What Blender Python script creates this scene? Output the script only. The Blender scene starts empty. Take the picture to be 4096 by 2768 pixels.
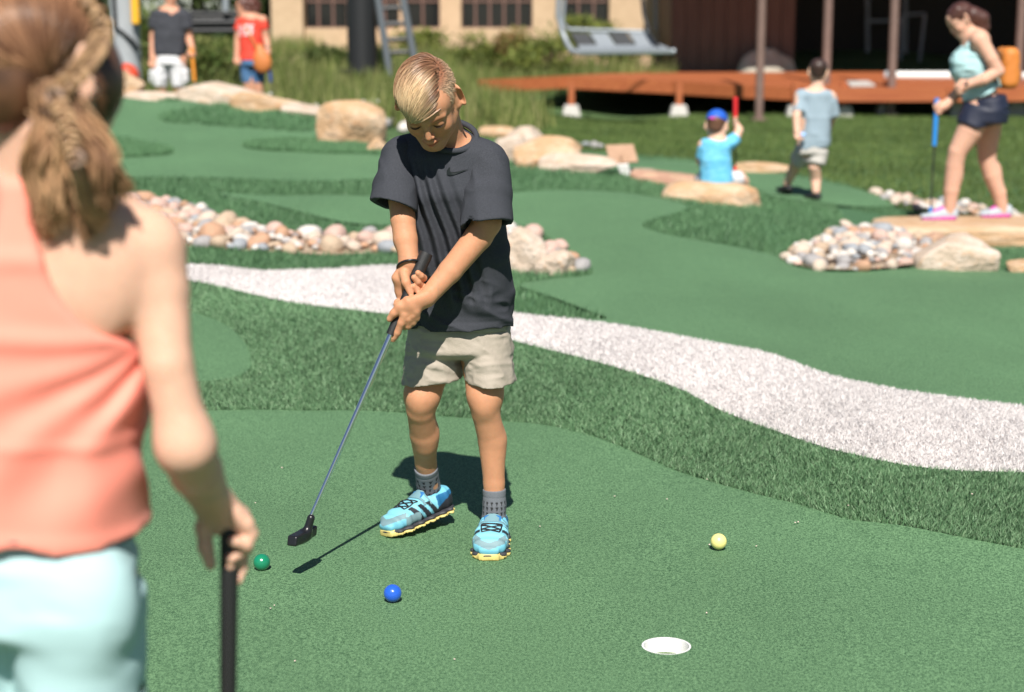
import bpy, bmesh, math, random
import numpy as np
from mathutils import Vector, Matrix
from mathutils.geometry import delaunay_2d_cdt

random.seed(7)
rng = np.random.default_rng(7)
S = bpy.context.scene
COL = S.collection

# ------------------------------------------------------------------ camera
CAM_H, PITCH, FPX = 1.35, math.radians(10.4), 6827.0
cam_data = bpy.data.cameras.new('camera')
cam = bpy.data.objects.new('camera', cam_data)
COL.objects.link(cam)
cam.location = (0, 0, CAM_H)
cam.rotation_euler = (math.radians(90) - PITCH, 0, 0)
cam_data.sensor_width = 36.0
cam_data.lens = FPX / 4096 * 36.0
cam_data.clip_start = 0.05
cam_data.clip_end = 3000
cam_data.dof.use_dof = True
cam_data.dof.focus_distance = 4.30
cam_data.dof.aperture_fstop = 3.0
S.camera = cam

# ------------------------------------------------------------------ sky, sun, exposure
SUN_EL, SUN_AZ = math.radians(48.3), math.radians(1)      # sun stands behind the camera
w = bpy.data.worlds.new('World')
S.world = w
w.use_nodes = True
nt = w.node_tree
sky = nt.nodes.new('ShaderNodeTexSky')
sky.sky_type = 'NISHITA'
sky.sun_disc = False
sky.sun_elevation = SUN_EL
sky.sun_rotation = math.pi + SUN_AZ
sky.altitude = 1500
bg = nt.nodes['Background']
bg.inputs['Strength'].default_value = 0.05
nt.links.new(sky.outputs[0], bg.inputs['Color'])
sun_d = bpy.data.lights.new('sun', 'SUN')
sun_d.energy = 5.0
sun_d.angle = math.radians(0.5)
sun_d.color = (1.0, 0.95, 0.87)
sun = bpy.data.objects.new('sun', sun_d)
COL.objects.link(sun)
sdir = Vector((math.sin(SUN_AZ) * math.cos(SUN_EL), -math.cos(SUN_AZ) * math.cos(SUN_EL), math.sin(SUN_EL)))
sun.rotation_euler = sdir.to_track_quat('Z', 'Y').to_euler()
S.view_settings.view_transform = 'Standard'
S.view_settings.look = 'None'
S.view_settings.gamma = 1.0
S.view_settings.exposure = 0.6
S.view_settings.use_curve_mapping = False
S.cycles.use_denoising = True
try:
    S.cycles.denoiser = 'OPENIMAGEDENOISE'
except Exception:
    pass
S.cycles.max_bounces = 6
S.cycles.sample_clamp_indirect = 6

# ------------------------------------------------------------------ placing helpers
CP, SP = math.cos(PITCH), math.sin(PITCH)
def ray(u, v):
    t = (1384 - v) / FPX
    return Vector(((u - 2048) / FPX, CP + t * SP, -SP + t * CP))
def Q(u, v, Y):
    """the point seen at photograph pixel (u, v) at distance Y along the ground axis"""
    d = ray(u, v)
    s = Y / d.y
    return Vector((d.x * s, Y, CAM_H + d.z * s))
def Gz(u, v, z=0.0):
    d = ray(u, v)
    s = (z - CAM_H) / d.z
    return Vector((d.x * s, d.y * s, z))

# ------------------------------------------------------------------ objects
def tag(o, label=None, cat=None, group=None, kind=None):
    if label: o['label'] = label
    if cat: o['category'] = cat
    if group: o['group'] = group
    if kind: o['kind'] = kind
    return o
def link(name, me, parent=None, mat=None):
    o = bpy.data.objects.new(name, me)
    COL.objects.link(o)
    if parent is not None:
        o.parent = parent
    if mat is not None and me is not None:
        me.materials.clear()
        me.materials.append(mat)
    return o
def empty(name, loc=(0, 0, 0), rz=0.0):
    o = bpy.data.objects.new(name, None)
    COL.objects.link(o)
    o.location = loc
    o.rotation_euler = (0, 0, rz)
    o.empty_display_size = 0.05
    return o
def keep(o, parent):
    """parent a mesh given in world coordinates"""
    o.parent = parent
    o.matrix_parent_inverse = Matrix.LocRotScale(parent.location, parent.rotation_euler, None).inverted()
    return o
def np_mesh(name, V, F, smooth=True):
    """V (n,3) floats, F (m,k) ints or list of such arrays"""
    me = bpy.data.meshes.new(name)
    V = np.asarray(V, np.float32)
    Fs = F if isinstance(F, (list, tuple)) and len(F) and isinstance(F[0], np.ndarray) else [np.asarray(F, np.int32)]
    me.vertices.add(len(V))
    me.vertices.foreach_set('co', V.ravel())
    loops = np.concatenate([f.ravel() for f in Fs]).astype(np.int32)
    tot = np.concatenate([np.full(len(f), f.shape[1], np.int32) for f in Fs])
    start = np.concatenate([[0], np.cumsum(tot)[:-1]]).astype(np.int32)
    me.loops.add(len(loops))
    me.loops.foreach_set('vertex_index', loops)
    me.polygons.add(len(tot))
    me.polygons.foreach_set('loop_start', start)
    me.polygons.foreach_set('loop_total', tot)
    me.update(calc_edges=True)
    if smooth:
        me.polygons.foreach_set('use_smooth', np.ones(len(tot), bool))
    me.validate()
    return me
def color_attr(me, cols, name='tint'):
    a = me.color_attributes.new(name, 'FLOAT_COLOR', 'POINT')
    c = np.ones((len(me.vertices), 4), np.float32)
    c[:, :cols.shape[1]] = cols
    a.data.foreach_set('color', c.ravel())

class MB:
    """collects simple solids, builds one mesh object"""
    def __init__(s):
        s.V, s.F = [], []
    def add(s, vs, fs):
        n = len(s.V)
        s.V += [tuple(v) for v in vs]
        s.F += [tuple(i + n for i in f) for f in fs]
    def box(s, c, size, rot=None):
        R = rot if rot is not None else Matrix.Identity(3)
        c = Vector(c)
        h = Vector(size) / 2
        vs = [c + R @ Vector((sx * h.x, sy * h.y, sz * h.z)) for sz in (-1, 1) for sy in (-1, 1) for sx in (-1, 1)]
        s.add(vs, [(0, 2, 3, 1), (4, 5, 7, 6), (0, 1, 5, 4), (2, 6, 7, 3), (0, 4, 6, 2), (1, 3, 7, 5)])
        return s
    def tube(s, pts, r, n=10, caps=True):
        pts = [Vector(p) for p in pts]
        rs = r if isinstance(r, (list, tuple)) else [r] * len(pts)
        t0 = (pts[1] - pts[0]).normalized()
        up = Vector((0, 0, 1)) if abs(t0.z) < 0.9 else Vector((1, 0, 0))
        a = t0.cross(up).normalized()
        rings = []
        for i, p in enumerate(pts):
            t = (pts[min(i + 1, len(pts) - 1)] - pts[max(i - 1, 0)]).normalized()
            a = (a - t * a.dot(t)).normalized()
            b = t.cross(a)
            rings.append([p + (a * math.cos(2 * math.pi * k / n) + b * math.sin(2 * math.pi * k / n)) * rs[i] for k in range(n)])
        vs = [v for rg in rings for v in rg]
        fs = []
        for i in range(len(pts) - 1):
            for k in range(n):
                fs.append((i * n + k, i * n + (k + 1) % n, (i + 1) * n + (k + 1) % n, (i + 1) * n + k))
        if caps:
            fs.append(tuple(range(n))[::-1])
            fs.append(tuple(range((len(pts) - 1) * n, len(pts) * n)))
        s.add(vs, fs)
        return s
    def lathe(s, prof, c=(0, 0, 0), n=24):
        c = Vector(c)
        vs = [c + Vector((r * math.cos(2 * math.pi * k / n), r * math.sin(2 * math.pi * k / n), z)) for r, z in prof for k in range(n)]
        fs = [(i * n + k, i * n + (k + 1) % n, (i + 1) * n + (k + 1) % n, (i + 1) * n + k) for i in range(len(prof) - 1) for k in range(n)]
        s.add(vs, fs)
        return s
    def build(s, name, mat, parent=None, smooth=False, bevel=0.0, world=False):
        me = bpy.data.meshes.new(name)
        me.from_pydata(s.V, [], s.F)
        bm = bmesh.new()
        bm.from_mesh(me)
        bmesh.ops.recalc_face_normals(bm, faces=bm.faces)
        if bevel:
            bmesh.ops.bevel(bm, geom=bm.edges[:], offset=bevel, segments=1, affect='EDGES', clamp_overlap=True)
        bm.to_mesh(me)
        bm.free()
        if smooth:
            me.polygons.foreach_set('use_smooth', [True] * len(me.polygons))
            me.set_sharp_from_angle(angle=math.radians(48))
        o = link(name, me, None, mat)
        if parent is not None:
            if world:
                keep(o, parent)
            else:
                o.parent = parent
        return o

# ------------------------------------------------------------------ materials
def mat(name, base=(0.5, 0.5, 0.5), rough=0.8, metal=0.0, spec=0.5, sheen=0.0, noise=None, bump=None, tint=None,
        objrand=None, sss=0.0, noise2=None, coord='Object', wave=None, trans=0.0, coat=0.0):
    """noise=(scale, colour2, lo, hi[, stretch])  bump=(scale, strength, distance[, stretch])
    tint=True multiplies by the per-vertex 'tint' attribute  objrand=[colours] picks one per object"""
    m = bpy.data.materials.new(name)
    m.use_nodes = True
    n, l = m.node_tree.nodes, m.node_tree.links
    b = n['Principled BSDF']
    b.inputs['Roughness'].default_value = rough
    b.inputs['Metallic'].default_value = metal
    b.inputs['Specular IOR Level'].default_value = spec
    if sheen:
        b.inputs['Sheen Weight'].default_value = sheen
    if sss:
        b.inputs['Subsurface Weight'].default_value = sss
        b.inputs['Subsurface Radius'].default_value = (0.012, 0.004, 0.002)
        b.inputs['Subsurface Scale'].default_value = 1.0
    if coat:
        b.inputs['Coat Weight'].default_value = coat
        b.inputs['Coat Roughness'].default_value = 0.15
    tc = n.new('ShaderNodeTexCoord')
    def vec(stretch):
        if not stretch:
            return tc.outputs[coord]
        mp = n.new('ShaderNodeMapping')
        mp.inputs['Scale'].default_value = stretch
        l.new(tc.outputs[coord], mp.inputs['Vector'])
        return mp.outputs[0]
    def ntex(scale, stretch=None, detail=4.0):
        t = n.new('ShaderNodeTexNoise')
        t.inputs['Scale'].default_value = scale
        t.inputs['Detail'].default_value = detail
        t.inputs['Roughness'].default_value = 0.6
        l.new(vec(stretch), t.inputs['Vector'])
        return t.outputs['Fac']
    rgb = n.new('ShaderNodeRGB')
    rgb.outputs[0].default_value = (*base, 1)
    cur = rgb.outputs[0]
    if objrand:
        oi = n.new('ShaderNodeObjectInfo')
        cr = n.new('ShaderNodeValToRGB')
        cr.color_ramp.interpolation = 'CONSTANT'
        e = cr.color_ramp.elements
        while len(e) < len(objrand):
            e.new(0.5)
        for i, c in enumerate(objrand):
            e[i].position = i / len(objrand)
            e[i].color = (*c, 1)
        l.new(oi.outputs['Random'], cr.inputs[0])
        cur = cr.outputs[0]
    for nz in (noise, noise2):
        if nz:
            sc, c2, lo, hi = nz[:4]
            f = ntex(sc, nz[4] if len(nz) > 4 else None)
            mr = n.new('ShaderNodeMapRange')
            mr.inputs[1].default_value = lo
            mr.inputs[2].default_value = hi
            l.new(f, mr.inputs[0])
            mx = n.new('ShaderNodeMix')
            mx.data_type = 'RGBA'
            l.new(mr.outputs[0], mx.inputs[0])
            l.new(cur, mx.inputs[6])
            mx.inputs[7].default_value = (*c2, 1)
            cur = mx.outputs[2]
    if tint:
        at = n.new('ShaderNodeAttribute')
        at.attribute_name = 'tint'
        mx = n.new('ShaderNodeMix')
        mx.data_type = 'RGBA'
        mx.blend_type = 'MULTIPLY'
        mx.inputs[0].default_value = 1.0
        l.new(cur, mx.inputs[6])
        l.new(at.outputs['Color'], mx.inputs[7])
        cur = mx.outputs[2]
    l.new(cur, b.inputs['Base Color'])
    if bump:
        sc, st, di = bump[:3]
        f = ntex(sc, bump[3] if len(bump) > 3 else None, 3.0)
        bp = n.new('ShaderNodeBump')
        bp.inputs['Strength'].default_value = st
        bp.inputs['Distance'].default_value = di
        l.new(f, bp.inputs['Height'])
        l.new(bp.outputs[0], b.inputs['Normal'])
    if trans:
        tr = n.new('ShaderNodeBsdfTranslucent')
        l.new(cur, tr.inputs['Color'])
        ms = n.new('ShaderNodeMixShader')
        ms.inputs[0].default_value = trans
        l.new(b.outputs[0], ms.inputs[1])
        l.new(tr.outputs[0], ms.inputs[2])
        l.new(ms.outputs[0], n['Material Output'].inputs['Surface'])
    return m
# ================================================================== terrain
# anchors of the ground's height: photograph spot + height, or world (x, y, z)
ANCH_PX = [(-500, 2900, 0), (2048, 2900, 0), (4600, 2900, 0), (2048, 2200, 0), (1200, 2100, 0), (3300, 2350, 0), (0, 2300, 0),
           (1200, 1800, 0), (2700, 2020, 0), (1250, 1650, .0), (2050, 1690, .0), (400, 1670, 0), (-200, 1680, 0), (2700, 1900, 0), (3400, 2090, 0), (4096, 2215, 0), (4500, 2300, 0),
           (1300, 1450, .06), (600, 1500, .03), (2600, 1680, .06), (3400, 1980, .05), (4096, 2080, .05),
           (745, 1135, .12), (1560, 1275, .12), (2400, 1470, .11), (3400, 1840, .09), (4096, 1920, .08), (200, 1100, .12),
           (745, 1070, .13), (1590, 1075, .13), (2400, 1310, .11), (3350, 1530, .07), (4096, 1645, .05),
           (2600, 1150, .09), (3500, 1250, .03), (4096, 1320, .02), (2300, 900, .13), (1800, 850, .17), (2500, 800, .18),
           (700, 1000, .14), (1300, 1010, .12), (1700, 1010, .13), (1300, 850, .24), (800, 800, .27), (300, 800, .28),
           (700, 650, .36), (1300, 690, .30), (600, 470, .55), (1000, 470, .52), (1300, 560, .42), (0, 600, .42),
           (1500, 560, .42),
           (2800, 870, .16), (2950, 930, .12), (3000, 760, .07), (2900, 800, .09), (2750, 790, .12), (3400, 900, .04), (3100, 1010, .03), (2700, 700, .12), (2250, 690, .26),
           (3000, 600, .04), (3500, 650, 0), (4096, 700, -.02), (2300, 540, .12), (3400, 800, .03),
           (3800, 1090, .0), (4300, 1090, .0)]
ANCH_W = [(3.0, 12.0, -.13), (3.9, 12.3, -.13), (3.4, 12.9, -.10), (2.5, 12.2, -.05), (2.35, 13.3, .06), (-5.6, 17.4, .78), (-4.6, 17.4, .78), (-4.05, 17.3, .76), (-3.45, 17.3, .69), (-2.9, 17.2, .62), (-2.3, 16.9, .55), (-3.4, 19.2, .40), (-5, 19.2, .42), (-2.2, 18.6, .40), (-4.1, 20.6, .26), (-2.6, 20.6, .22), (-8, 21, .3), (-1.0, 19.5, .30), (0.5, 20, .16), (0, 24.5, .2), (-.5, 28.5, .12), (.6, 29.5, .03), (-1.2, 31, .30), (1, 32, .05), (2.2, 34, .12), (.2, 33.5, .25), (-6, 26, .48), (-14, 26, .55), (-1.5, 26.5, .50),
          (3, 27, 0), (8, 27, 0), (13, 27, 0), (3, 30, -.02), (8, 30, -.05), (13, 30, -.05), (3.4, 33, .0), (9, 33, .0), (14, 33, .0), (-2, 33, .72), (-8, 34, .80), (-16, 34, .85), (2, 37, .92), (-4, 42, 1.0), (-14, 44, 1.1),
          (10, 44, 1.2), (22, 40, .8), (-30, 30, 1.2), (30, 28, .2), (-20, 10, .3), (20, 10, 0), (-10, 3, 0), (10, 3, 0), (0, -6, 0), (-12, -6, 0), (12, -6, 0), (0, 60, 1.6), (-30, 60, 1.7), (30, 60, 1.5)]
_A = np.array([tuple(Gz(u, v, z)) for u, v, z in ANCH_PX] + ANCH_W)
def _tps(r2):
    return 0.5 * r2 * np.log(r2 + 1e-9)
def _warp(x, y):                     # distances count less far away
    return np.stack([x / (1 + 0.06 * np.abs(y)), 4.0 * np.log1p(np.maximum(y + 8, 0) / 4.0)], -1)
_W = _warp(_A[:, 0], _A[:, 1])
_n = len(_A)
_K = _tps(((_W[:, None] - _W[None]) ** 2).sum(-1)) + np.eye(_n) * 0.003
_Pm = np.c_[np.ones(_n), _W]
_sol = np.linalg.solve(np.block([[_K, _Pm], [_Pm.T, np.zeros((3, 3))]]), np.r_[_A[:, 2], np.zeros(3)])
def T(x, y):
    x, y = np.atleast_1d(np.asarray(x, float)), np.atleast_1d(np.asarray(y, float))
    cx, cy = np.clip(x, -32, 32), np.clip(y, -7, 62)
    w_ = _warp(cx, cy)
    out = np.empty(len(w_))
    for i in range(0, len(w_), 20000):
        ww = w_[i:i + 20000]
        out[i:i + 20000] = _tps(((ww[:, None] - _W[None]) ** 2).sum(-1)) @ _sol[:_n] + _sol[_n] + ww @ _sol[_n + 1:]
    return out
def hit(u, v):
    """where the ray through a photograph spot meets the terrain"""
    uv = np.atleast_2d(np.array([(u, v)], float)) if np.isscalar(u) else np.c_[u, v]
    t = (1384 - uv[:, 1]) / FPX
    d = np.c_[(uv[:, 0] - 2048) / FPX, CP + t * SP, -SP + t * CP]
    s = np.full(len(d), 1.5)
    done = np.zeros(len(d), bool)
    for _ in range(900):
        p = d * s[:, None] + [0, 0, CAM_H]
        h = p[:, 2] - T(p[:, 0], p[:, 1])
        done |= h < 0.002
        s = np.where(done, s, s + np.clip(h * 0.8, 0.002, 0.2))
        if done.all() or s.min() > 60:
            break
    return d * s[:, None] + [0, 0, CAM_H]
def spot(u, v):
    return Vector(hit(u, v)[0])
def chaikin(P, k=2, closed=True):
    P = np.asarray(P, float)
    for _ in range(k):
        Nx = np.roll(P, -1, 0) if closed else P[1:]
        A = P if closed else P[:-1]
        q = np.empty((len(A) * 2, P.shape[1]))
        q[0::2], q[1::2] = A * .75 + Nx * .25, A * .25 + Nx * .75
        P = q if closed else np.vstack([P[:1], q, P[-1:]])
    return P
def inside(P, x, y):
    x0, y0 = P[:, 0], P[:, 1]
    x1, y1 = np.roll(x0, -1), np.roll(y0, -1)
    r = np.zeros(len(x), bool)
    for a, b, c, d in zip(x0, y0, x1, y1):
        if b == d:
            continue
        r ^= ((b > y) != (d > y)) & (x < (c - a) * (y - b) / (d - b) + a)
    return r
def outline(px, k=2):
    px = np.array(px, float)
    return chaikin(hit(px[:, 0], px[:, 1])[:, :2], k)
def region_mesh(name, P, lift, step, holes=()):
    """a sheet over the terrain inside outline P (world xy)"""
    lo, hi = P.min(0), P.max(0)
    gx, gy = np.meshgrid(np.arange(lo[0], hi[0], step), np.arange(lo[1], hi[1], step))
    gx, gy = gx.ravel(), gy.ravel()
    m = inside(P, gx, gy)
    seg = np.linalg.norm(np.roll(P, -1, 0) - P, axis=1)
    for A in holes:
        m &= ~inside(A, gx, gy)
    pts = np.c_[gx[m], gy[m]]
    pts = pts + rng.uniform(-.12, .12, pts.shape) * step
    vs = [Vector(p) for p in P]
    edges = [(i, (i + 1) % len(P)) for i in range(len(P))]
    n0 = len(vs)
    for A in holes:
        b = len(vs)
        vs += [Vector(p) for p in A]
        edges += [(b + i, b + (i + 1) % len(A)) for i in range(len(A))]
    vs += [Vector(p) for p in pts]
    co, _, fs, *_ = delaunay_2d_cdt(vs, edges, [], 2 if holes else 1, 1e-5)
    co = np.array([(c.x, c.y) for c in co])
    F = np.array([f for f in fs if len(f) == 3], np.int32)
    if holes:
        c = co[F].mean(1)
        ok = inside(P, c[:, 0], c[:, 1])
        for A in holes:
            ok &= ~inside(A, c[:, 0], c[:, 1])
        F = F[ok]
    a, b, c = co[F[:, 0]], co[F[:, 1]], co[F[:, 2]]
    neg = ((b - a)[:, 0] * (c - a)[:, 1] - (b - a)[:, 1] * (c - a)[:, 0]) < 0
    F[neg] = F[neg][:, ::-1]
    z = T(co[:, 0], co[:, 1]) + lift
    return np_mesh(name, np.c_[co, z], F)

# ---- outlines on the photograph
PX = {}
PX['near'] = [(-1200, 1720), (0, 1690), (500, 1670), (830, 1655), (1250, 1652), (1640, 1668), (2050, 1690), (2250, 1725), (2400, 1768), (2560, 1835), (2700, 1895), (2870, 1950), (3050, 2000),
              (3280, 2060), (3500, 2108), (3800, 2160), (4096, 2212), (4700, 2320), (5200, 2900), (5200, 3600), (-1500, 3600), (-1500, 2200)]
PX['patch'] = [(300, 1225), (600, 1240), (765, 1258), (900, 1305), (975, 1370), (1008, 1440), (1005, 1495), (930, 1530), (800, 1545), (500, 1560), (250, 1500), (180, 1350)]
WHITE_UP = [(-600, 1060), (300, 1060), (745, 1070), (900, 1080), (1030, 1098), (1180, 1092), (1300, 1090), (1450, 1080), (1590, 1075), (1720, 1095), (1850, 1160), (1950, 1225), (2055, 1272), (2230, 1285), (2400, 1308), (2600, 1340),
            (2800, 1380), (3000, 1412), (3120, 1445), (3230, 1490), (3350, 1530), (3500, 1565), (3700, 1600), (3900, 1625), (4096, 1645), (4700, 1700)]
WHITE_LO = [(-600, 1120), (300, 1110), (745, 1132), (870, 1155), (1000, 1185), (1300, 1240), (1560, 1275), (1800, 1310), (2055, 1372), (2250, 1425), (2400, 1470), (2550, 1512), (2700, 1562), (2780, 1600), (2850, 1642), (2960, 1690),
            (3100, 1740), (3250, 1795), (3400, 1840), (3600, 1878), (3800, 1900), (4096, 1918), (4700, 1960)]
PX['white'] = WHITE_UP + WHITE_LO[::-1]
BED = [(380, 800), (520, 805), (640, 812), (740, 830), (830, 862), (900, 895), (1000, 922), (1100, 938), (1250, 952), (1400, 945), (1550, 952), (1650, 940), (1800, 915), (1950, 905), (2050, 925), (2120, 940), (2200, 985), (2290, 1040), (2355, 1088),
       (2300, 1098), (2200, 1096), (2050, 1090), (1850, 1060), (1700, 1030), (1600, 1020), (1400, 1022), (1200, 1018), (1000, 1012), (860, 1000), (700, 985), (500, 960), (350, 900)]
PX['middle'] = [(830, 776), (1000, 788), (1200, 793), (1590, 800), (1850, 798), (2060, 776), (2250, 768), (2400, 771), (2560, 785), (2680, 808), (2765, 834), (2720, 862), (2620, 885), (2555, 908), (2610, 935), (2750, 968), (2950, 1003), (3110, 1030), (3140, 1060),
                (3230, 1092), (3400, 1102), (3600, 1088), (3800, 1078), (3950, 1080), (4096, 1096), (4700, 1130), (4700, 1690)] + WHITE_UP[-2:12:-1] + \
               [(2466, 1296), (2350, 1255), (2250, 1215), (2150, 1180), (2050, 1150), (2200, 1128), (2330, 1118), (2385, 1105), (2330, 1050), (2230, 985), (2140, 925), (2050, 905), (1900, 890), (1700, 905), (1560, 912), (1430, 905), (1300, 888), (1150, 845), (1040, 815)]
PX['upper'] = [(-900, 430), (0, 392), (400, 388), (560, 400), (760, 425), (960, 450), (1150, 462), (1280, 482), (1330, 520), (1380, 556), (1480, 600), (1560, 640), (1750, 650), (1800, 690), (1650, 720), (1300, 735), (900, 722), (500, 715), (0, 735), (-900, 760)]
PX['mound_a'] = [(615, 482), (660, 460), (760, 445), (900, 440), (1050, 446), (1180, 462), (1260, 490), (1275, 520), (1230, 540), (1140, 532), (1000, 522), (850, 512), (700, 505)]
PX['mound_b'] = [(-200, 590), (100, 570), (300, 560), (420, 558), (520, 570), (620, 590), (700, 612), (690, 628), (560, 638), (430, 642), (250, 644), (-200, 650)]
PX['mound_c'] = [(948, 588), (1050, 570), (1200, 566), (1330, 570), (1450, 590), (1560, 615), (1640, 630), (1560, 632), (1400, 622), (1200, 618), (1020, 608)]
PX['far'] = [(2080, 600), (2250, 615), (2450, 635), (2650, 645), (2850, 655), (3050, 690), (3200, 715), (3330, 742), (3480, 778), (3600, 820), (3560, 835), (3400, 835), (3250, 815), (3090, 800), (2990, 740), (2850, 705), (2560, 707), (2450, 690), (2300, 668), (2150, 640)]
PX['course'] = [(-2500, 3600), (5600, 3600), (5600, 2600), (5200, 1400), (4700, 1010), (4300, 950), (4096, 925), (3850, 880), (3560, 838), (3480, 775), (3330, 735), (3050, 685), (2850, 648), (2650, 636), (2450, 622), (2250, 605), (2120, 590), (2000, 570), (1800, 560),
                (1600, 580), (1500, 560), (1400, 520), (1250, 470), (1000, 448), (700, 412), (450, 385), (0, 385), (-1500, 400), (-2500, 700)]
OUT = {k: outline(v, 2) for k, v in PX.items()}
OUT['bed'] = outline(BED, 2)
HOLE = Gz(2665, 2605)
CUP_R = 0.052

def turf(name, c1, c2, scale=420.0, bump=0.6, patch=(0.9, 1.08)):
    """short-pile synthetic turf: fine fibre grain, wide soft patches"""
    m = bpy.data.materials.new(name)
    m.use_nodes = True
    n, l = m.node_tree.nodes, m.node_tree.links
    b = n['Principled BSDF']
    b.inputs['Roughness'].default_value = 0.75
    b.inputs['Specular IOR Level'].default_value = 0.25
    tc = n.new('ShaderNodeTexCoord')
    mp = n.new('ShaderNodeMapping')
    mp.inputs['Scale'].default_value = (1, .75, 1)
    l.new(tc.outputs['Object'], mp.inputs[0])
    n1 = n.new('ShaderNodeTexNoise'); n1.inputs['Scale'].default_value = scale; n1.inputs['Detail'].default_value = 2
    n2 = n.new('ShaderNodeTexNoise'); n2.inputs['Scale'].default_value = 1.3; n2.inputs['Detail'].default_value = 4
    n3 = n.new('ShaderNodeTexNoise'); n3.inputs['Scale'].default_value = scale * .35; n3.inputs['Detail'].default_value = 3
    for q in (n1, n2, n3):
        l.new(mp.outputs[0], q.inputs['Vector'])
    r1 = n.new('ShaderNodeMapRange'); r1.inputs[1].default_value = .34; r1.inputs[2].default_value = .66
    mxv = n.new('ShaderNodeMath'); mxv.operation = 'ADD'
    hf = n.new('ShaderNodeMath'); hf.operation = 'MULTIPLY_ADD'; hf.inputs[1].default_value = .6; hf.inputs[2].default_value = -.3
    l.new(n3.outputs['Fac'], hf.inputs[0])
    l.new(n1.outputs['Fac'], mxv.inputs[0]); l.new(hf.outputs[0], mxv.inputs[1])
    l.new(mxv.outputs[0], r1.inputs[0])
    mx = n.new('ShaderNodeMix'); mx.data_type = 'RGBA'
    mx.inputs[6].default_value = (*c1, 1); mx.inputs[7].default_value = (*c2, 1)
    l.new(r1.outputs[0], mx.inputs[0])
    r2 = n.new('ShaderNodeMapRange'); r2.inputs[1].default_value = .3; r2.inputs[2].default_value = .7
    r2.inputs[3].default_value = patch[0]; r2.inputs[4].default_value = patch[1]
    l.new(n2.outputs['Fac'], r2.inputs[0])
    ml = n.new('ShaderNodeVectorMath'); ml.operation = 'SCALE'
    l.new(mx.outputs[2], ml.inputs[0]); l.new(r2.outputs[0], ml.inputs['Scale'])
    l.new(ml.outputs[0], b.inputs['Base Color'])
    bp = n.new('ShaderNodeBump'); bp.inputs['Strength'].default_value = bump; bp.inputs['Distance'].default_value = .004
    l.new(mxv.outputs[0], bp.inputs['Height'])
    l.new(bp.outputs[0], b.inputs['Normal'])
    return m
M = {}
M['green'] = turf('putting_turf', (.036, .092, .042), (.152, .282, .142))
M['fringe_base'] = mat('fringe_base', (.03, .085, .034), .9, noise=(90, (.055, .14, .06), .35, .65))
M['lawn'] = mat('lawn', (.050, .115, .032), .9, noise=(2.2, (.105, .175, .055), .42, .62, (.35, 1, 1)), noise2=(30, (.03, .075, .022), .5, .75), bump=(60, .8, .03))
M['white_base'] = mat('white_base', (.74, .705, .695), .9, noise=(60, (.70, .665, .655), .35, .65))
M['blade'] = mat('turf_blade', (1, 1, 1), .55, spec=.35, tint=True, trans=.18)
M['white_blade'] = mat('white_blade', (1, 1, 1), .6, spec=.3, tint=True, trans=.25)

# ---- the ground, one sheet to the horizon
def ground_mesh():
    ys = np.r_[np.linspace(-60, 1, 8), np.arange(1.6, 40, .4), np.linspace(41, 70, 16), [90, 130, 220, 420, 900]]
    xs = np.r_[[-900, -400, -180, -90], np.linspace(-60, -16, 9), np.arange(-15, 15.1, .4), np.linspace(16, 60, 9), [90, 180, 400, 900]]
    gx, gy = np.meshgrid(xs, ys)
    z = T(gx.ravel(), gy.ravel())
    V = np.c_[gx.ravel(), gy.ravel(), z]
    nx, ny = len(xs), len(ys)
    i = (np.arange(ny - 1)[:, None] * nx + np.arange(nx - 1)[None]).ravel()
    return np_mesh('ground', V, np.c_[i, i + 1, i + nx + 1, i + nx]), V
me, _ = ground_mesh()
cr = me.copy()
g = link('ground', me, None, M['lawn'])
g.location.z = -0.02
tag(g, 'green lawn and meadow ground around the mini golf course', 'ground', kind='structure')
def sheet(name, key, lift, step, m, label, cat='turf', holes=()):
    o = link(name, region_mesh(name, OUT[key], lift, step, holes), None, m)
    return tag(o, label, cat, kind='structure')
cup_ring = np.array([(HOLE.x + CUP_R * math.cos(a), HOLE.y + CUP_R * math.sin(a)) for a in np.linspace(0, 2 * math.pi, 40, endpoint=False)])
sheet('turf_base', 'course', .0, .3, M['fringe_base'], 'dark green backing under the long pile turf of the course', holes=(OUT['near'],))
sheet('putting_green', 'near', .014, .16, M['green'], 'short green putting turf with the white cup', holes=(cup_ring,))
sheet('putting_green', 'patch', .018, .2, M['green'], 'small round green turf patch enclosed by long pile')
sheet('putting_green', 'middle', .018, .25, M['green'], 'wide green putting turf behind the white band')
sheet('putting_green', 'upper', .018, .35, M['green'], 'sloping green putting turf below the sandstone rock edge')
sheet('putting_green', 'far', .018, .3, M['green'], 'narrow green turf path beside the lawn')
sheet('white_turf_band', 'white', .018, .2, M['white_base'], 'winding band of white synthetic turf')
M['soil'] = mat('gravel_soil', (.30, .21, .14), .95, noise=(25, (.42, .33, .25), .4, .6), bump=(50, .8, .02))
sheet('gravel_bed', 'bed', .012, .25, M['soil'], 'sandy bed holding the river rocks', 'soil')
OUT['pile'] = outline([(3120, 1050), (3180, 1010), (3260, 975), (3340, 940), (3420, 920), (3520, 925), (3620, 945), (3700, 985), (3720, 1050), (3620, 1082), (3480, 1096), (3340, 1098), (3220, 1085)], 1)
sheet('gravel_bed', 'pile', .03, .2, M['soil'], 'sandy ground under the heaped river rocks', 'soil')

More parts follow.
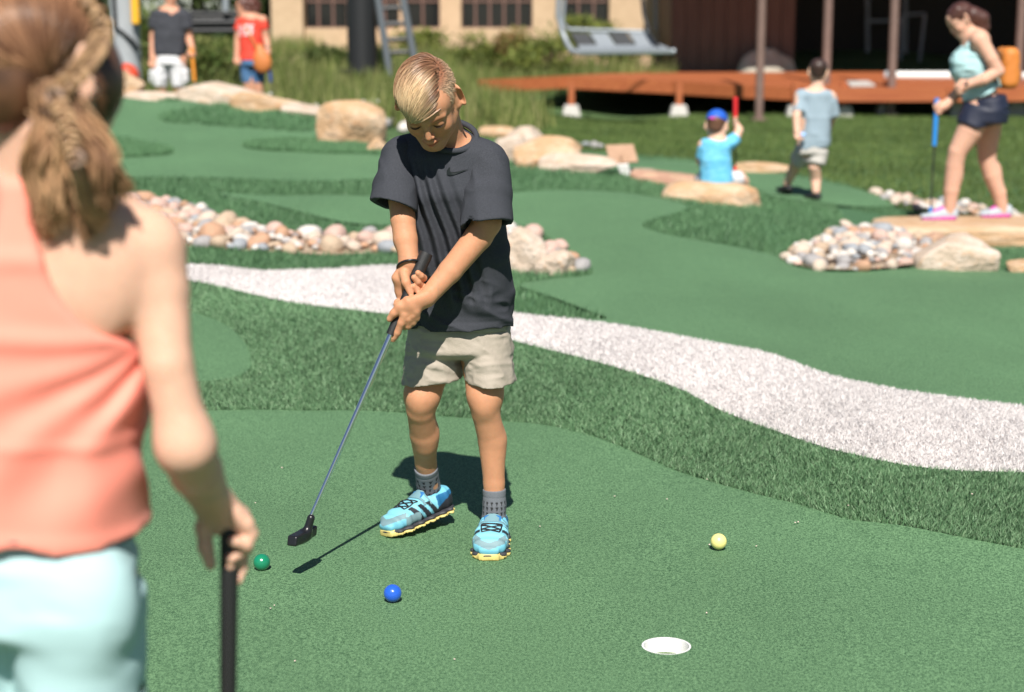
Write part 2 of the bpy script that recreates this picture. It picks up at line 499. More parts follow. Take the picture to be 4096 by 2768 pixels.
# ---- blades of pile
def blades(name, n, P, excl, h, wd, cols, m, label, kind='stuff', cat='grass', dens='flat', lift=0.0, lean=.5, seg=2, patchy=None, cull=True, thatch_shade=None):
    lo, hi = P.min(0), P.max(0)
    xs, ys = [], []
    tot = 0
    guard = 0
    while tot < n and guard < 40:
        guard += 1
        x = rng.uniform(lo[0], hi[0], n * 2)
        y = rng.uniform(lo[1], hi[1], n * 2)
        if cull:                                   # leave out what lies far outside the view
            k = (np.abs(x) < .41 * y + .9)
            x, y = x[k], y[k]
        if dens == 'near':                         # fewer, wider blades with distance
            k = rng.random(len(x)) < (lo[1] / y) ** 2
            x, y = x[k], y[k]
        k = inside(P, x, y)
        for e in excl:
            k &= ~inside(e, x, y)
        xs.append(x[k]); ys.append(y[k])
        tot += k.sum()
    x, y = np.concatenate(xs)[:n], np.concatenate(ys)[:n]
    n = len(x)
    z = T(x, y) + lift
    sc = (y / max(lo[1], 1.0)) if dens == 'near' else np.ones(n)
    hh = rng.uniform(h[0], h[1], n)
    # wide soft patches where the pile lies differently
    pt = .5 + .5 * np.sin(x * 2.1 + 1.3 * np.sin(y * 1.7)) * np.sin(y * 2.7 + 1.1 * np.sin(x * 2.3 + 1))
    az = rng.uniform(0, 2 * np.pi, n)
    ln = rng.uniform(0, lean, n)
    dx, dy = np.cos(az) * ln + (pt - .5) * .5 * lean, np.sin(az) * ln - .15 * lean
    wdt = wd * (sc ** .8) * rng.uniform(.7, 1.3, n)
    a2 = rng.uniform(0, np.pi, n)
    wx, wy = np.cos(a2) * wdt / 2, np.sin(a2) * wdt / 2
    B = np.c_[x, y, z]
    W = np.c_[wx, wy, np.zeros(n)]
    D = np.c_[dx * hh, dy * hh, hh]
    if seg == 2:
        mid = B + D * [.35, .35, .55]
        V = np.stack([B - W, B + W, mid + W * .9, mid - W * .9, B + D], 1).reshape(-1, 3)
        i = np.arange(n)[:, None] * 5
        Fs = [(i + [0, 1, 2, 3]).astype(np.int32), (i + [3, 2, 4]).astype(np.int32)]
        k = 5
    else:
        V = np.stack([B - W, B + W, B + D], 1).reshape(-1, 3)
        Fs = [(np.arange(n)[:, None] * 3 + [0, 1, 2]).astype(np.int32)]
        k = 3
    me = np_mesh(name, V, Fs, smooth=False)
    cols = np.array(cols)
    f = rng.random(n) * (len(cols) - 1)
    a = np.clip(f.astype(int), 0, len(cols) - 2)
    c = cols[a] + (cols[a + 1] - cols[a]) * (f - a)[:, None]
    if patchy:
        c = c * (1 - patchy * pt)[:, None]
    cv = np.repeat(c[:, None], k, 1)
    if thatch_shade is not None:                         # dark roots: fibre backing tone, with shade between the blades painted in
        cv[:, :2] = np.array(thatch_shade)
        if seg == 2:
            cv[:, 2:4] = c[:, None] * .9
    color_attr(me, cv.reshape(-1, 3))
    o = link(name, me, None, m)
    return tag(o, label, cat, kind=kind)
XPILE = outline([(3120, 1050), (3260, 975), (3420, 920), (3620, 945), (3720, 1000), (3720, 1090), (3340, 1100)], 1)
XSLAB = np.array([(2.35, 11.55), (4.3, 11.55), (4.3, 13.2), (2.5, 13.2)])
FR = [(.090, .205, .092), (.15, .30, .145), (.225, .40, .21), (.33, .50, .29)]
FR2 = [(.115, .25, .115), (.165, .33, .16), (.235, .42, .22)]
EXC = [OUT[k] for k in ('near', 'patch', 'white', 'middle', 'upper', 'far', 'bed')]
nearband = outline([(-600, 1060), (300, 1060), (745, 1100), (1590, 1150), (2400, 1400), (3350, 1700), (4096, 1830), (4700, 1900), (4900, 2400), (4096, 2230), (3050, 2030), (2400, 1800), (2050, 1710), (1250, 1670), (400, 1690), (-600, 1700)], 1)
blades('long_pile_turf', 270000, nearband, [OUT['near'], OUT['patch'], OUT['white']], (.016, .032), .0028, FR, M['blade'], 'long green pile turf between the putting green and the white band', dens='near', lean=.9, patchy=.25, thatch_shade=(.05, .095, .04))
blades('long_pile_turf', 185000, OUT['course'], EXC + [nearband, XPILE, XSLAB], (.025, .05), .0075, FR2, M['blade'], 'long green pile turf around the upper putting greens', lean=.7, seg=1, patchy=.2, thatch_shade=(.075, .15, .07))
for k, h in (('mound_a', .07), ('mound_b', .06), ('mound_c', .05)):
    blades('long_pile_turf', 9000, OUT[k], [], (h * .6, h), .012, FR2, M['blade'], {'mound_a': 'raised turf island below the rocks where two adults stand', 'mound_b': 'low turf island behind the girl with the braid', 'mound_c': 'thin turf island on the sloping green'}[k], lift=.015, lean=.4, seg=1, thatch_shade=(.04, .09, .04))
blades('white_pile_turf', 135000, OUT['white'], [], (.010, .020), .0040, [(.70, .67, .66), (.745, .71, .70), (.79, .755, .745)], M['white_blade'], 'white pile fibres of the winding turf band', dens='near', lean=.9, lift=.014, patchy=.08)

# ---- the cup
M['cup'] = mat('cup_plastic', (.80, .79, .78), .45)
cb = MB().lathe([(.0, -.10), (CUP_R - .006, -.10), (CUP_R - .003, -.09), (CUP_R - .001, .0), (CUP_R - .001, .013), (CUP_R + .0025, .013), (CUP_R + .0025, -.105), (0, -.105)], (HOLE.x, HOLE.y, 0), 48)
co = cb.build('golf_cup', M['cup'], None, True)
tag(co, 'white plastic golf cup sunk into the near putting green', 'golf cup')
# ================================================================== sculpting: blended solids -> one continuous surface
def v3(p):
    return np.array((p[0], p[1], p[2]), float)
def vnoise(P, scale, seed=0):
    """smooth value noise in [-1, 1] at points P (..., 3)"""
    q = np.asarray(P) * scale + seed * 17.31
    i = np.floor(q).astype(np.int64)
    f = q - i
    f = f * f * (3 - 2 * f)
    out = 0
    for dx in (0, 1):
        for dy in (0, 1):
            for dz in (0, 1):
                h = (i[..., 0] + dx) * 374761393 + (i[..., 1] + dy) * 668265263 + (i[..., 2] + dz) * 2147483647 + seed * 1274126177
                h = (h ^ (h >> 13)) * 1274126177
                h = ((h ^ (h >> 16)) & 0xFFFF) / 32767.5 - 1
                w_ = (f[..., 0] if dx else 1 - f[..., 0]) * (f[..., 1] if dy else 1 - f[..., 1]) * (f[..., 2] if dz else 1 - f[..., 2])
                out = out + h * w_
    return out
class SDF:
    def __init__(s):
        s.ops = []
        s.X = None                        # frame applied to points given to the primitives
    def _p(s, p):
        return v3(s.X @ Vector(p)) if s.X is not None else v3(p)
    def _r(s, R):
        A = np.array(s.X.to_3x3().normalized()) if s.X is not None else np.eye(3)
        return A @ (np.array(R) if R is not None else np.eye(3))
    def _s(s):
        return s.X.to_scale()[0] if s.X is not None else 1.0
    def cone(s, a, b, ra, rb=None, k=.02, mode='add'):
        rb = ra if rb is None else rb
        sc = s._s()
        a, b, ra, rb = s._p(a), s._p(b), ra * sc, rb * sc
        ab = b - a
        L2 = ab @ ab + 1e-12
        def fn(P):
            q = P - a
            h = np.clip((q @ ab) / L2, 0, 1)
            return np.linalg.norm(q - h[..., None] * ab, axis=-1) - (ra + (rb - ra) * h)
        r = max(ra, rb)
        s.ops.append((fn, np.minimum(a, b) - r, np.maximum(a, b) + r, k * sc, mode))
        return s
    def chain(s, pts, rs, k=.02, mode='add'):
        # one limb: segments meet without swelling at the joints, only the whole blends into its surroundings
        ki = min(k, .006)
        pad = max(k - ki, 0) * .2 if mode == 'add' else 0
        n0 = len(s.ops)
        for i in range(len(pts) - 1):
            s.cone(pts[i], pts[i + 1], rs[i] + pad, rs[i + 1] + pad, k, mode)
        return s._join(n0, k, ki, mode)
    def _join(s, n0, k, ki, mode):
        seg = s.ops[n0:]
        del s.ops[n0:]
        if len(seg) == 1:
            s.ops += seg
            return s
        sc = s._s()
        ki = ki * sc
        fns = [q[0] for q in seg]
        def fn(P):
            d = fns[0](P)
            for f in fns[1:]:
                e = f(P)
                h = np.maximum(ki - np.abs(d - e), 0) / ki
                d = np.minimum(d, e) - h * h * ki * .25
            return d
        s.ops.append((fn, np.min([q[1] for q in seg], 0), np.max([q[2] for q in seg], 0), k * sc, mode))
        return s
    def ell(s, c, r, R=None, k=.02, mode='add'):
        sc = s._s()
        c, r, R = s._p(c), np.array(r, float) * sc, s._r(R)
        rm = r.min()
        def fn(P):
            q = (P - c) @ R
            k0 = np.linalg.norm(q / r, axis=-1)
            k1 = np.linalg.norm(q / (r * r), axis=-1)
            return np.where(k1 > 1e-9, k0 * (k0 - 1) / np.maximum(k1, 1e-9), -rm)
        e = r.max()
        s.ops.append((fn, c - e, c + e, k * sc, mode))
        return s
    def box(s, c, h, R=None, rd=.01, k=.01, mode='add'):
        sc = s._s()
        c, h, R, rd = s._p(c), np.array(h, float) * sc, s._r(R), rd * sc
        def fn(P):
            q = np.abs((P - c) @ R) - (h - rd)
            return np.linalg.norm(np.maximum(q, 0), axis=-1) + np.minimum(q.max(-1), 0) - rd
        e = np.linalg.norm(h)
        s.ops.append((fn, c - e, c + e, k * sc, mode))
        return s
    def eseg(s, a, b, ra, rb, xdir=(1, 0, 0), k=.02, mode='add', cap=None, pw=2.0):
        """section from a to b whose cross-section is an ellipse (rx along xdir, ry across)"""
        a, b, xd = s._p(a), s._p(b), v3(xdir)
        if s.X is not None:
            xd = np.array(s.X.to_3x3().normalized()) @ xd
        sc = s._s()
        ra, rb = np.array(ra) * sc, np.array(rb) * sc
        ab = b - a
        L = np.linalg.norm(ab)
        t = ab / L
        xd = xd - t * (xd @ t)
        xd /= np.linalg.norm(xd)
        yd = np.cross(t, xd)
        cp = (cap if cap is not None else min(ra.min(), rb.min())) 
        def fn(P):
            q = P - a
            la = q @ t
            h = np.clip(la / L, 0, 1)
            ex = la - h * L
            rx, ry = ra[0] + (rb[0] - ra[0]) * h, ra[1] + (rb[1] - ra[1]) * h
            lx, ly = np.abs(q @ xd) / rx, np.abs(q @ yd) / ry
            if pw == 2.0:
                n_ = np.sqrt(lx * lx + ly * ly + (ex / cp) ** 2)
            else:
                n_ = (lx ** pw + ly ** pw + (np.abs(ex) / cp) ** pw) ** (1 / pw)
            return (n_ - 1) * np.minimum(rx, ry)
        e = max(ra.max(), rb.max())
        s.ops.append((fn, np.minimum(a, b) - e, np.maximum(a, b) + e, k * sc, mode))
        return s
    def loft(s, st, xdir=(1, 0, 0), k=.03, mode='add', cap=None, pw=2.0):
        ki = min(k, .012)
        pad = max(k - ki, 0) * .18 if mode == 'add' else 0
        n0 = len(s.ops)
        for i in range(len(st) - 1):
            s.eseg(st[i][0], st[i + 1][0], (st[i][1] + pad, st[i][2] + pad), (st[i + 1][1] + pad, st[i + 1][2] + pad), xdir, k, mode, cap, pw)
        return s._join(n0, k, ki, mode)
    def cut(s, c, n_, lo, hi, k=.0):
        """remove what lies on the +n side of the plane, inside the box lo..hi"""
        c, n_ = v3(c), v3(n_)
        n_ = n_ / np.linalg.norm(n_)
        s.ops.append((lambda P: (P - c) @ n_, v3(lo), v3(hi), k, 'cut'))
        return s
    def disp(s, fn, lo, hi):
        s.ops.append((fn, v3(lo), v3(hi), 0, 'disp'))
        return s
    def bounds(s):
        a = [o for o in s.ops if o[4] == 'add']
        return np.min([o[1] for o in a], 0) - .012, np.max([o[2] for o in a], 0) + .012
    def grid(s, lo, hi, vox):
        lo, hi = np.array(lo, float), np.array(hi, float)
        n_ = np.maximum(np.ceil((hi - lo) / vox).astype(int) + 1, 3)
        ax = [(lo[i] + np.arange(n_[i]) * vox) for i in range(3)]
        D = np.full(n_, .5, np.float32)
        for fn, blo, bhi, k, mode in s.ops:
            m = k + 2.5 * vox
            i0 = np.clip(np.floor((blo - m - lo) / vox).astype(int), 0, n_)
            i1 = np.clip(np.ceil((bhi + m - lo) / vox).astype(int) + 1, 0, n_)
            if (i1 <= i0).any():
                continue
            sl = tuple(slice(a, b) for a, b in zip(i0, i1))
            P = np.stack(np.meshgrid(ax[0][sl[0]], ax[1][sl[1]], ax[2][sl[2]], indexing='ij'), -1)
            d = fn(P).astype(np.float32)
            A = D[sl]
            if mode == 'add':
                if k > 0:
                    h = np.maximum(k - np.abs(A - d), 0) / k
                    D[sl] = np.minimum(A, d) - h * h * k * .25
                else:
                    D[sl] = np.minimum(A, d)
            elif mode == 'sub':
                d = -d
                if k > 0:
                    h = np.maximum(k - np.abs(A - d), 0) / k
                    D[sl] = np.maximum(A, d) + h * h * k * .25
                else:
                    D[sl] = np.maximum(A, d)
            elif mode == 'cut':
                D[sl] = np.maximum(A, d)
            else:
                D[sl] = A + d
        return D, lo
    def surf(s, vox, lo=None, hi=None):
        b = s.bounds()
        lo = b[0] if lo is None else np.maximum(lo, b[0])
        hi = b[1] if hi is None else np.minimum(hi, b[1])
        D, lo = s.grid(lo, hi, vox)
        return surface_nets(D, lo, vox)
def surface_nets(D, lo, vox):
    s = D < 0
    c = np.zeros(np.array(D.shape) - 1, np.int8)
    for i in (0, 1):
        for j in (0, 1):
            for k in (0, 1):
                c += s[i:s.shape[0] - 1 + i, j:s.shape[1] - 1 + j, k:s.shape[2] - 1 + k]
    act = (c > 0) & (c < 8)
    I = np.argwhere(act)
    idx = np.full(act.shape, -1, np.int32)
    idx[act] = np.arange(len(I))
    acc = np.zeros((len(I), 3))
    cnt = np.zeros(len(I))
    cor = [(i, j, k) for i in (0, 1) for j in (0, 1) for k in (0, 1)]
    val = {q: D[I[:, 0] + q[0], I[:, 1] + q[1], I[:, 2] + q[2]] for q in cor}
    for q in cor:
        for a in range(3):
            if q[a] == 0:
                r = list(q); r[a] = 1; r = tuple(r)
                x, y = val[q], val[r]
                m = (x < 0) != (y < 0)
                t = np.where(m, x / np.where(x == y, 1, x - y), 0)
                p = np.tile(np.array(q, float), (len(I), 1))
                p[:, a] = t
                acc[m] += p[m]
                cnt[m] += 1
    V = (I + acc / cnt[:, None]) * vox + lo
    Fs = []
    for a in range(3):
        b, c_ = (a + 1) % 3, (a + 2) % 3
        s0 = np.take(s, range(0, s.shape[a] - 1), a)
        s1 = np.take(s, range(1, s.shape[a]), a)
        E = np.argwhere(s0 != s1)
        E = E[(E[:, b] > 0) & (E[:, c_] > 0) & (E[:, b] < act.shape[b]) & (E[:, c_] < act.shape[c_])]
        ins = s0[E[:, 0], E[:, 1], E[:, 2]]
        def cell(db, dc):
            e = E.copy()
            e[:, b] -= db
            e[:, c_] -= dc
            return idx[e[:, 0], e[:, 1], e[:, 2]]
        q = np.stack([cell(1, 1), cell(0, 1), cell(0, 0), cell(1, 0)], 1)
        q[~ins] = q[~ins][:, ::-1]
        Fs.append(q)
    F = np.concatenate(Fs)
    return V, F[(F >= 0).all(1)].astype(np.int32)
def relax(V, F, it=1, lam=.5):
    for _ in range(it):
        acc = np.zeros_like(V)
        cnt = np.zeros(len(V))
        for a in range(F.shape[1]):
            for b in (1, F.shape[1] - 1):
                j = (a + b) % F.shape[1]
                np.add.at(acc, F[:, a], V[F[:, j]])
                np.add.at(cnt, F[:, a], 1)
        V = V + lam * (acc / np.maximum(cnt, 1)[:, None] - V)
    return V
def merge(parts):
    Vs, Fs, n_ = [], [], 0
    for V, F in parts:
        Vs.append(V); Fs.append(F + n_)
        n_ += len(V)
    return np.concatenate(Vs), np.concatenate(Fs)
def sculpt(name, sdf, vox, m, parent=None, fine=(), tintfn=None, smooth=1):
    """fine: boxes (lo, hi, vox) meshed at a finer grain, the rest at vox"""
    V, F = sdf.surf(vox)
    parts = []
    if len(fine):
        c = V[F].mean(1)
        k = np.ones(len(F), bool)
        for lo, hi, vx in fine:
            k &= ~((c > np.array(lo) + vox * .8) & (c < np.array(hi) - vox * .8)).all(1)
        F = F[k]
    parts.append((relax(V, F, smooth) if smooth else V, F))
    for lo, hi, vx in fine:
        v, f = sdf.surf(vx, np.array(lo), np.array(hi))
        parts.append((relax(v, f, smooth) if smooth else v, f))
    V, F = merge(parts)
    used = np.zeros(len(V), bool)
    used[F.ravel()] = True
    rm = np.cumsum(used) - 1
    V, F = V[used], rm[F]
    me = np_mesh(name, V, F)
    if tintfn is not None:
        color_attr(me, tintfn(V))
    o = link(name, me, None, m)
    if parent is not None:
        keep(o, parent)
    return o
def folds(amp, scale, seed=0, stretch=(1, 1, 1), ridge=True):
    st = np.array(stretch, float)
    def fn(P):
        a = vnoise(P * st, scale, seed)
        b = vnoise(P * st, scale * 2.1, seed + 3)
        if ridge:
            return amp * ((np.abs(a) ** .7 - .4) + .45 * (np.abs(b) - .35))
        return amp * (a + .4 * b)
    return fn
def frame(origin, yaw=0, pitch=0, roll=0, scale=1.0):
    """head/body frame: local -y is forward; pitch > 0 looks down, yaw > 0 turns towards +x, roll > 0 leans towards +x"""
    R = Matrix.Rotation(yaw, 3, 'Z') @ Matrix.Rotation(pitch, 3, 'X') @ Matrix.Rotation(roll, 3, 'Y')
    return Matrix.LocRotScale(Vector(origin), R.to_quaternion(), Vector((scale,) * 3))
def head_sdf(s, X, ears=True, eyes=True):
    """a head of unit size 0.22 m in frame X"""
    s.X = X
    s.ell((0, .014, .034), (.071, .090, .072), k=.02)
    s.ell((0, -.03, -.02), (.058, .054, .072), k=.03)
    s.ell((0, -.046, .036), (.054, .036, .040), k=.03)
    s.cone((0, -.035, -.055), (0, -.066, -.086), .040, .020, k=.025)
    for q in (-1, 1):
        s.cone((q * .052, .004, -.040), (q * .016, -.062, -.088), .018, .015, k=.03)
        s.ell((q * .034, -.056, -.030), (.024, .022, .026), k=.02)
    if eyes:
        for q in (-1, 1):
            s.ell((q * .031, -.094, .001), (.019, .0165, .0135), k=.012, mode='sub')
            s.ell((q * .031, -.0715, -.002), (.0165, .015, .0135), k=.005)
            s.cone((q * .012, -.086, .0155), (q * .046, -.070, .017), .0075, .006, k=.012)
        s.cone((0, -.084, .006), (0, -.0995, -.031), .0066, .0088, k=.012)
        for q in (-1, 1):
            s.ell((q * .0092, -.0915, -.0365), (.0058, .008, .0055), k=.006)
        s.chain([(-.022, -.080, -.060), (-.007, -.0915, -.0545), (0, -.0915, -.0555), (.007, -.0915, -.0545), (.022, -.080, -.060)], [.003, .0066, .0058, .0066, .003], k=.006)
        s.chain([(-.020, -.080, -.0625), (0, -.0905, -.0665), (.020, -.080, -.0625)], [.003, .0080, .003], k=.006)
        s.cone((-.020, -.094, -.0605), (.020, -.094, -.0605), .0022, .0022, k=.004, mode='sub')
    if ears:
        for q in (-1, 1):
            R = Matrix.Rotation(q * .85, 3, 'Z') @ Matrix.Rotation(-.25, 3, 'X')
            s.ell((q * .082, .017, .0), (.0085, .022, .035), R=R, k=.012)
            s.cone((q * .062, .006, .012), (q * .070, .004, -.022), .010, .010, k=.01)
            s.ell((q * .089, .008, .002), (.0065, .014, .024), R=R, k=.006, mode='sub')
            s.ell((q * .075, .006, -.027), (.007, .009, .011), k=.006)
    s.X = None
def hand_sdf(s, wrist, X, curl, thumb, side=1, sc=1.0, spread=.12, k=.006):
    """X: frame at the wrist; local -z runs along the fingers, local -y is the palm side, thumb on side*x
    curl: bend per joint (3 values) for the fingers"""
    s.X = X
    s.eseg((0, 0, .01), (0, 0, -.035), (.021, .015), (.031, .012), k=.015)
    s.eseg((0, 0, -.035), (side * .002, -.001, -.068), (.031, .012), (.033, .0105), k=.012)
    for i, (x, L, r) in enumerate(((.024, .062, .0082), (.008, .068, .0085), (-.008, .063, .0082), (-.023, .050, .0074))):
        p = Vector((side * x, 0, -.070))
        d = Vector((side * (x / .024) * spread, 0, -1)).normalized()
        ax = Vector((1, 0, 0))
        pts = [p + Vector((0, .001, .012)), p]
        a = 0
        c = curl[i] if isinstance(curl[0], (tuple, list)) else curl
        for j, f in enumerate((.42, .32, .26)):
            a += c[j]
            dd = Vector((d.x, -math.sin(a), d.z * math.cos(a)))
            pts.append(pts[-1] + dd.normalized() * L * f)
        s.chain(pts, [r * 1.1, r * 1.08, r, r * .92, r * .8], k=k)
    tp = [Vector(q) for q in thumb]
    s.chain(tp, [.0125, .0115, .0098, .0082][:len(tp)], k=k + .004)
    s.X = None
SKIN = (.62, .36, .24)
# ================================================================== people: shared bits
def skin_mat(name, base):
    return mat(name, base, .58, spec=.28, sss=.22, tint=True, noise=(60, tuple(c * .93 for c in base), .4, .65), bump=(900, .06, .001))
def strands(name, paths, r0, r1, m, parent=None, cols=None, taper=None, sides=3):
    """paths (n, k, 3): one thin tube for each strand, joined into one mesh"""
    P = np.asarray(paths, float)
    n_, k = P.shape[:2]
    tdir = np.gradient(P, axis=1)
    tdir /= np.linalg.norm(tdir, axis=-1, keepdims=True) + 1e-9
    ref = np.array([.31, .87, .38])
    a = np.cross(tdir, ref)
    a /= np.linalg.norm(a, axis=-1, keepdims=True) + 1e-9
    b = np.cross(tdir, a)
    t = np.linspace(0, 1, k)
    rad = (r0 + (r1 - r0) * t) if taper is None else r0 * taper(t)
    rad = np.broadcast_to(rad, (n_, k)) if np.ndim(rad) == 1 else rad
    V = np.stack([P + (a * math.cos(2 * math.pi * q / sides) + b * math.sin(2 * math.pi * q / sides)) * rad[..., None] for q in range(sides)], 2)
    i = (np.arange(n_)[:, None, None] * k + np.arange(k - 1)[None, :, None]) * sides
    F = []
    for q in range(sides):
        q2 = (q + 1) % sides
        F.append(np.concatenate([i + q, i + q2, i + sides + q2, i + sides + q], 2).reshape(-1, 4))
    me = np_mesh(name, V.reshape(-1, 3), np.concatenate(F).astype(np.int32))
    if cols is not None:
        c = np.asarray(cols)
        if c.ndim == 2:
            c = np.broadcast_to(c[:, None], (n_, k, 3))
        color_attr(me, np.repeat(c.reshape(-1, 3), sides, 0))
    o = link(name, me, None, m)
    if parent is not None:
        keep(o, parent)
    return o
def face_tint(X, lash=True, brow=(.42, .27, .17), lip=(1.0, .62, .60)):
    Xi = np.array(X.inverted())
    def fn(V):
        p = V @ Xi[:3, :3].T + Xi[:3, 3]
        x, y, z = p[:, 0], p[:, 1], p[:, 2]
        c = np.ones((len(V), 3))
        def mix(m_, col):
            nonlocal c
            m_ = np.clip(m_, 0, 1)[:, None]
            c = c * (1 - m_) + np.array(col) * m_
        fr = (y < -.035) & (np.abs(x) < .08) & (z > -.1) & (z < .08)
        mix(fr * np.exp(-((np.abs(x) - .04) / .02) ** 2 - ((z + .03) / .022) ** 2) * .45, (1.06, .80, .74))
        mix(fr * np.exp(-(x / .013) ** 2 - ((z + .033) / .013) ** 2) * .3, (1.04, .80, .74))
        mix(fr * (y < -.07) * np.exp(-(x / .021) ** 4 - ((z + .0605) / .0085) ** 4) * .8, lip)
        mix(fr * (y < -.07) * np.exp(-(x / .021) ** 4 - ((z + .0605) / .0028) ** 2) * .85, (.34, .15, .13))
        zb = .0185 - 4.0 * (np.abs(x) - .032) ** 2
        mix(fr * np.exp(-((np.abs(x) - .032) / .017) ** 4 - ((z - zb) / .0042) ** 2) * .8, brow)
        if lash:
            zl = -.0065 + 7.0 * (np.abs(x) - .031) ** 2
            mix(fr * (y < -.06) * np.exp(-((np.abs(x) - .031) / .0155) ** 4 - ((z - zl) / .0040) ** 2) * 1.0, (.10, .05, .04))
            mix(fr * (y < -.06) * np.exp(-((np.abs(x) - .031) / .016) ** 4 - ((z - .007) / .0035) ** 2) * .55, (.45, .28, .24))
        return c
    return fn
def bvh_of(o):
    from mathutils.bvhtree import BVHTree
    me = o.data
    M4 = o.matrix_parent_inverse
    bv = BVHTree.FromPolygons([v.co[:] for v in me.vertices], [p.vertices[:] for p in me.polygons])
    return bv
def drape(bv, pts, dirn, off):
    """drop points along dirn onto a surface, lifted by off"""
    out = []
    d = Vector(dirn).normalized()
    for p in pts:
        h = bv.ray_cast(Vector(p) - d * .5, d)
        out.append((h[0] - d * off) if h[0] is not None else Vector(p))
    return out
M['skin_boy'] = skin_mat('skin_tanned', (.52, .25, .14))
M['hair_blond'] = mat('hair_blond', (1, 1, 1), .38, spec=.5, tint=True)
M['tee'] = mat('charcoal_knit', (.029, .031, .038), .9, spec=.15, noise=(420, (.060, .064, .076), .38, .66, (1, 1, 5)), bump=(500, .25, .002))
M['khaki'] = mat('khaki_nylon', (.345, .30, .25), .7, spec=.3, noise=(14, (.31, .27, .22), .4, .7), bump=(55, .35, .006))
M['sock'] = mat('grey_sock', (.115, .125, .145), .9, tint=True, noise=(500, (.15, .16, .18), .4, .6))
M['black_rubber'] = mat('black_rubber', (.012, .012, .013), .55, spec=.5, bump=(700, .4, .002))
M['black_plastic'] = mat('black_plastic', (.010, .010, .012), .32, spec=.5)
M['chrome'] = mat('chrome_shaft', (.72, .74, .78), .16, metal=1.0)
M['shoe'] = mat('shoe_mesh', (1, 1, 1), .6, spec=.4, tint=True, bump=(1400, .3, .001))
M['sole'] = mat('yellow_rubber', (.62, .50, .17), .55, noise=(60, (.54, .43, .15), .45, .7))
M['midsole'] = mat('dark_midsole', (.035, .035, .042), .6)
M['lace'] = mat('black_lace', (.008, .008, .010), .7)
M['strap'] = mat('grey_blue_strap', (.15, .28, .32), .6)

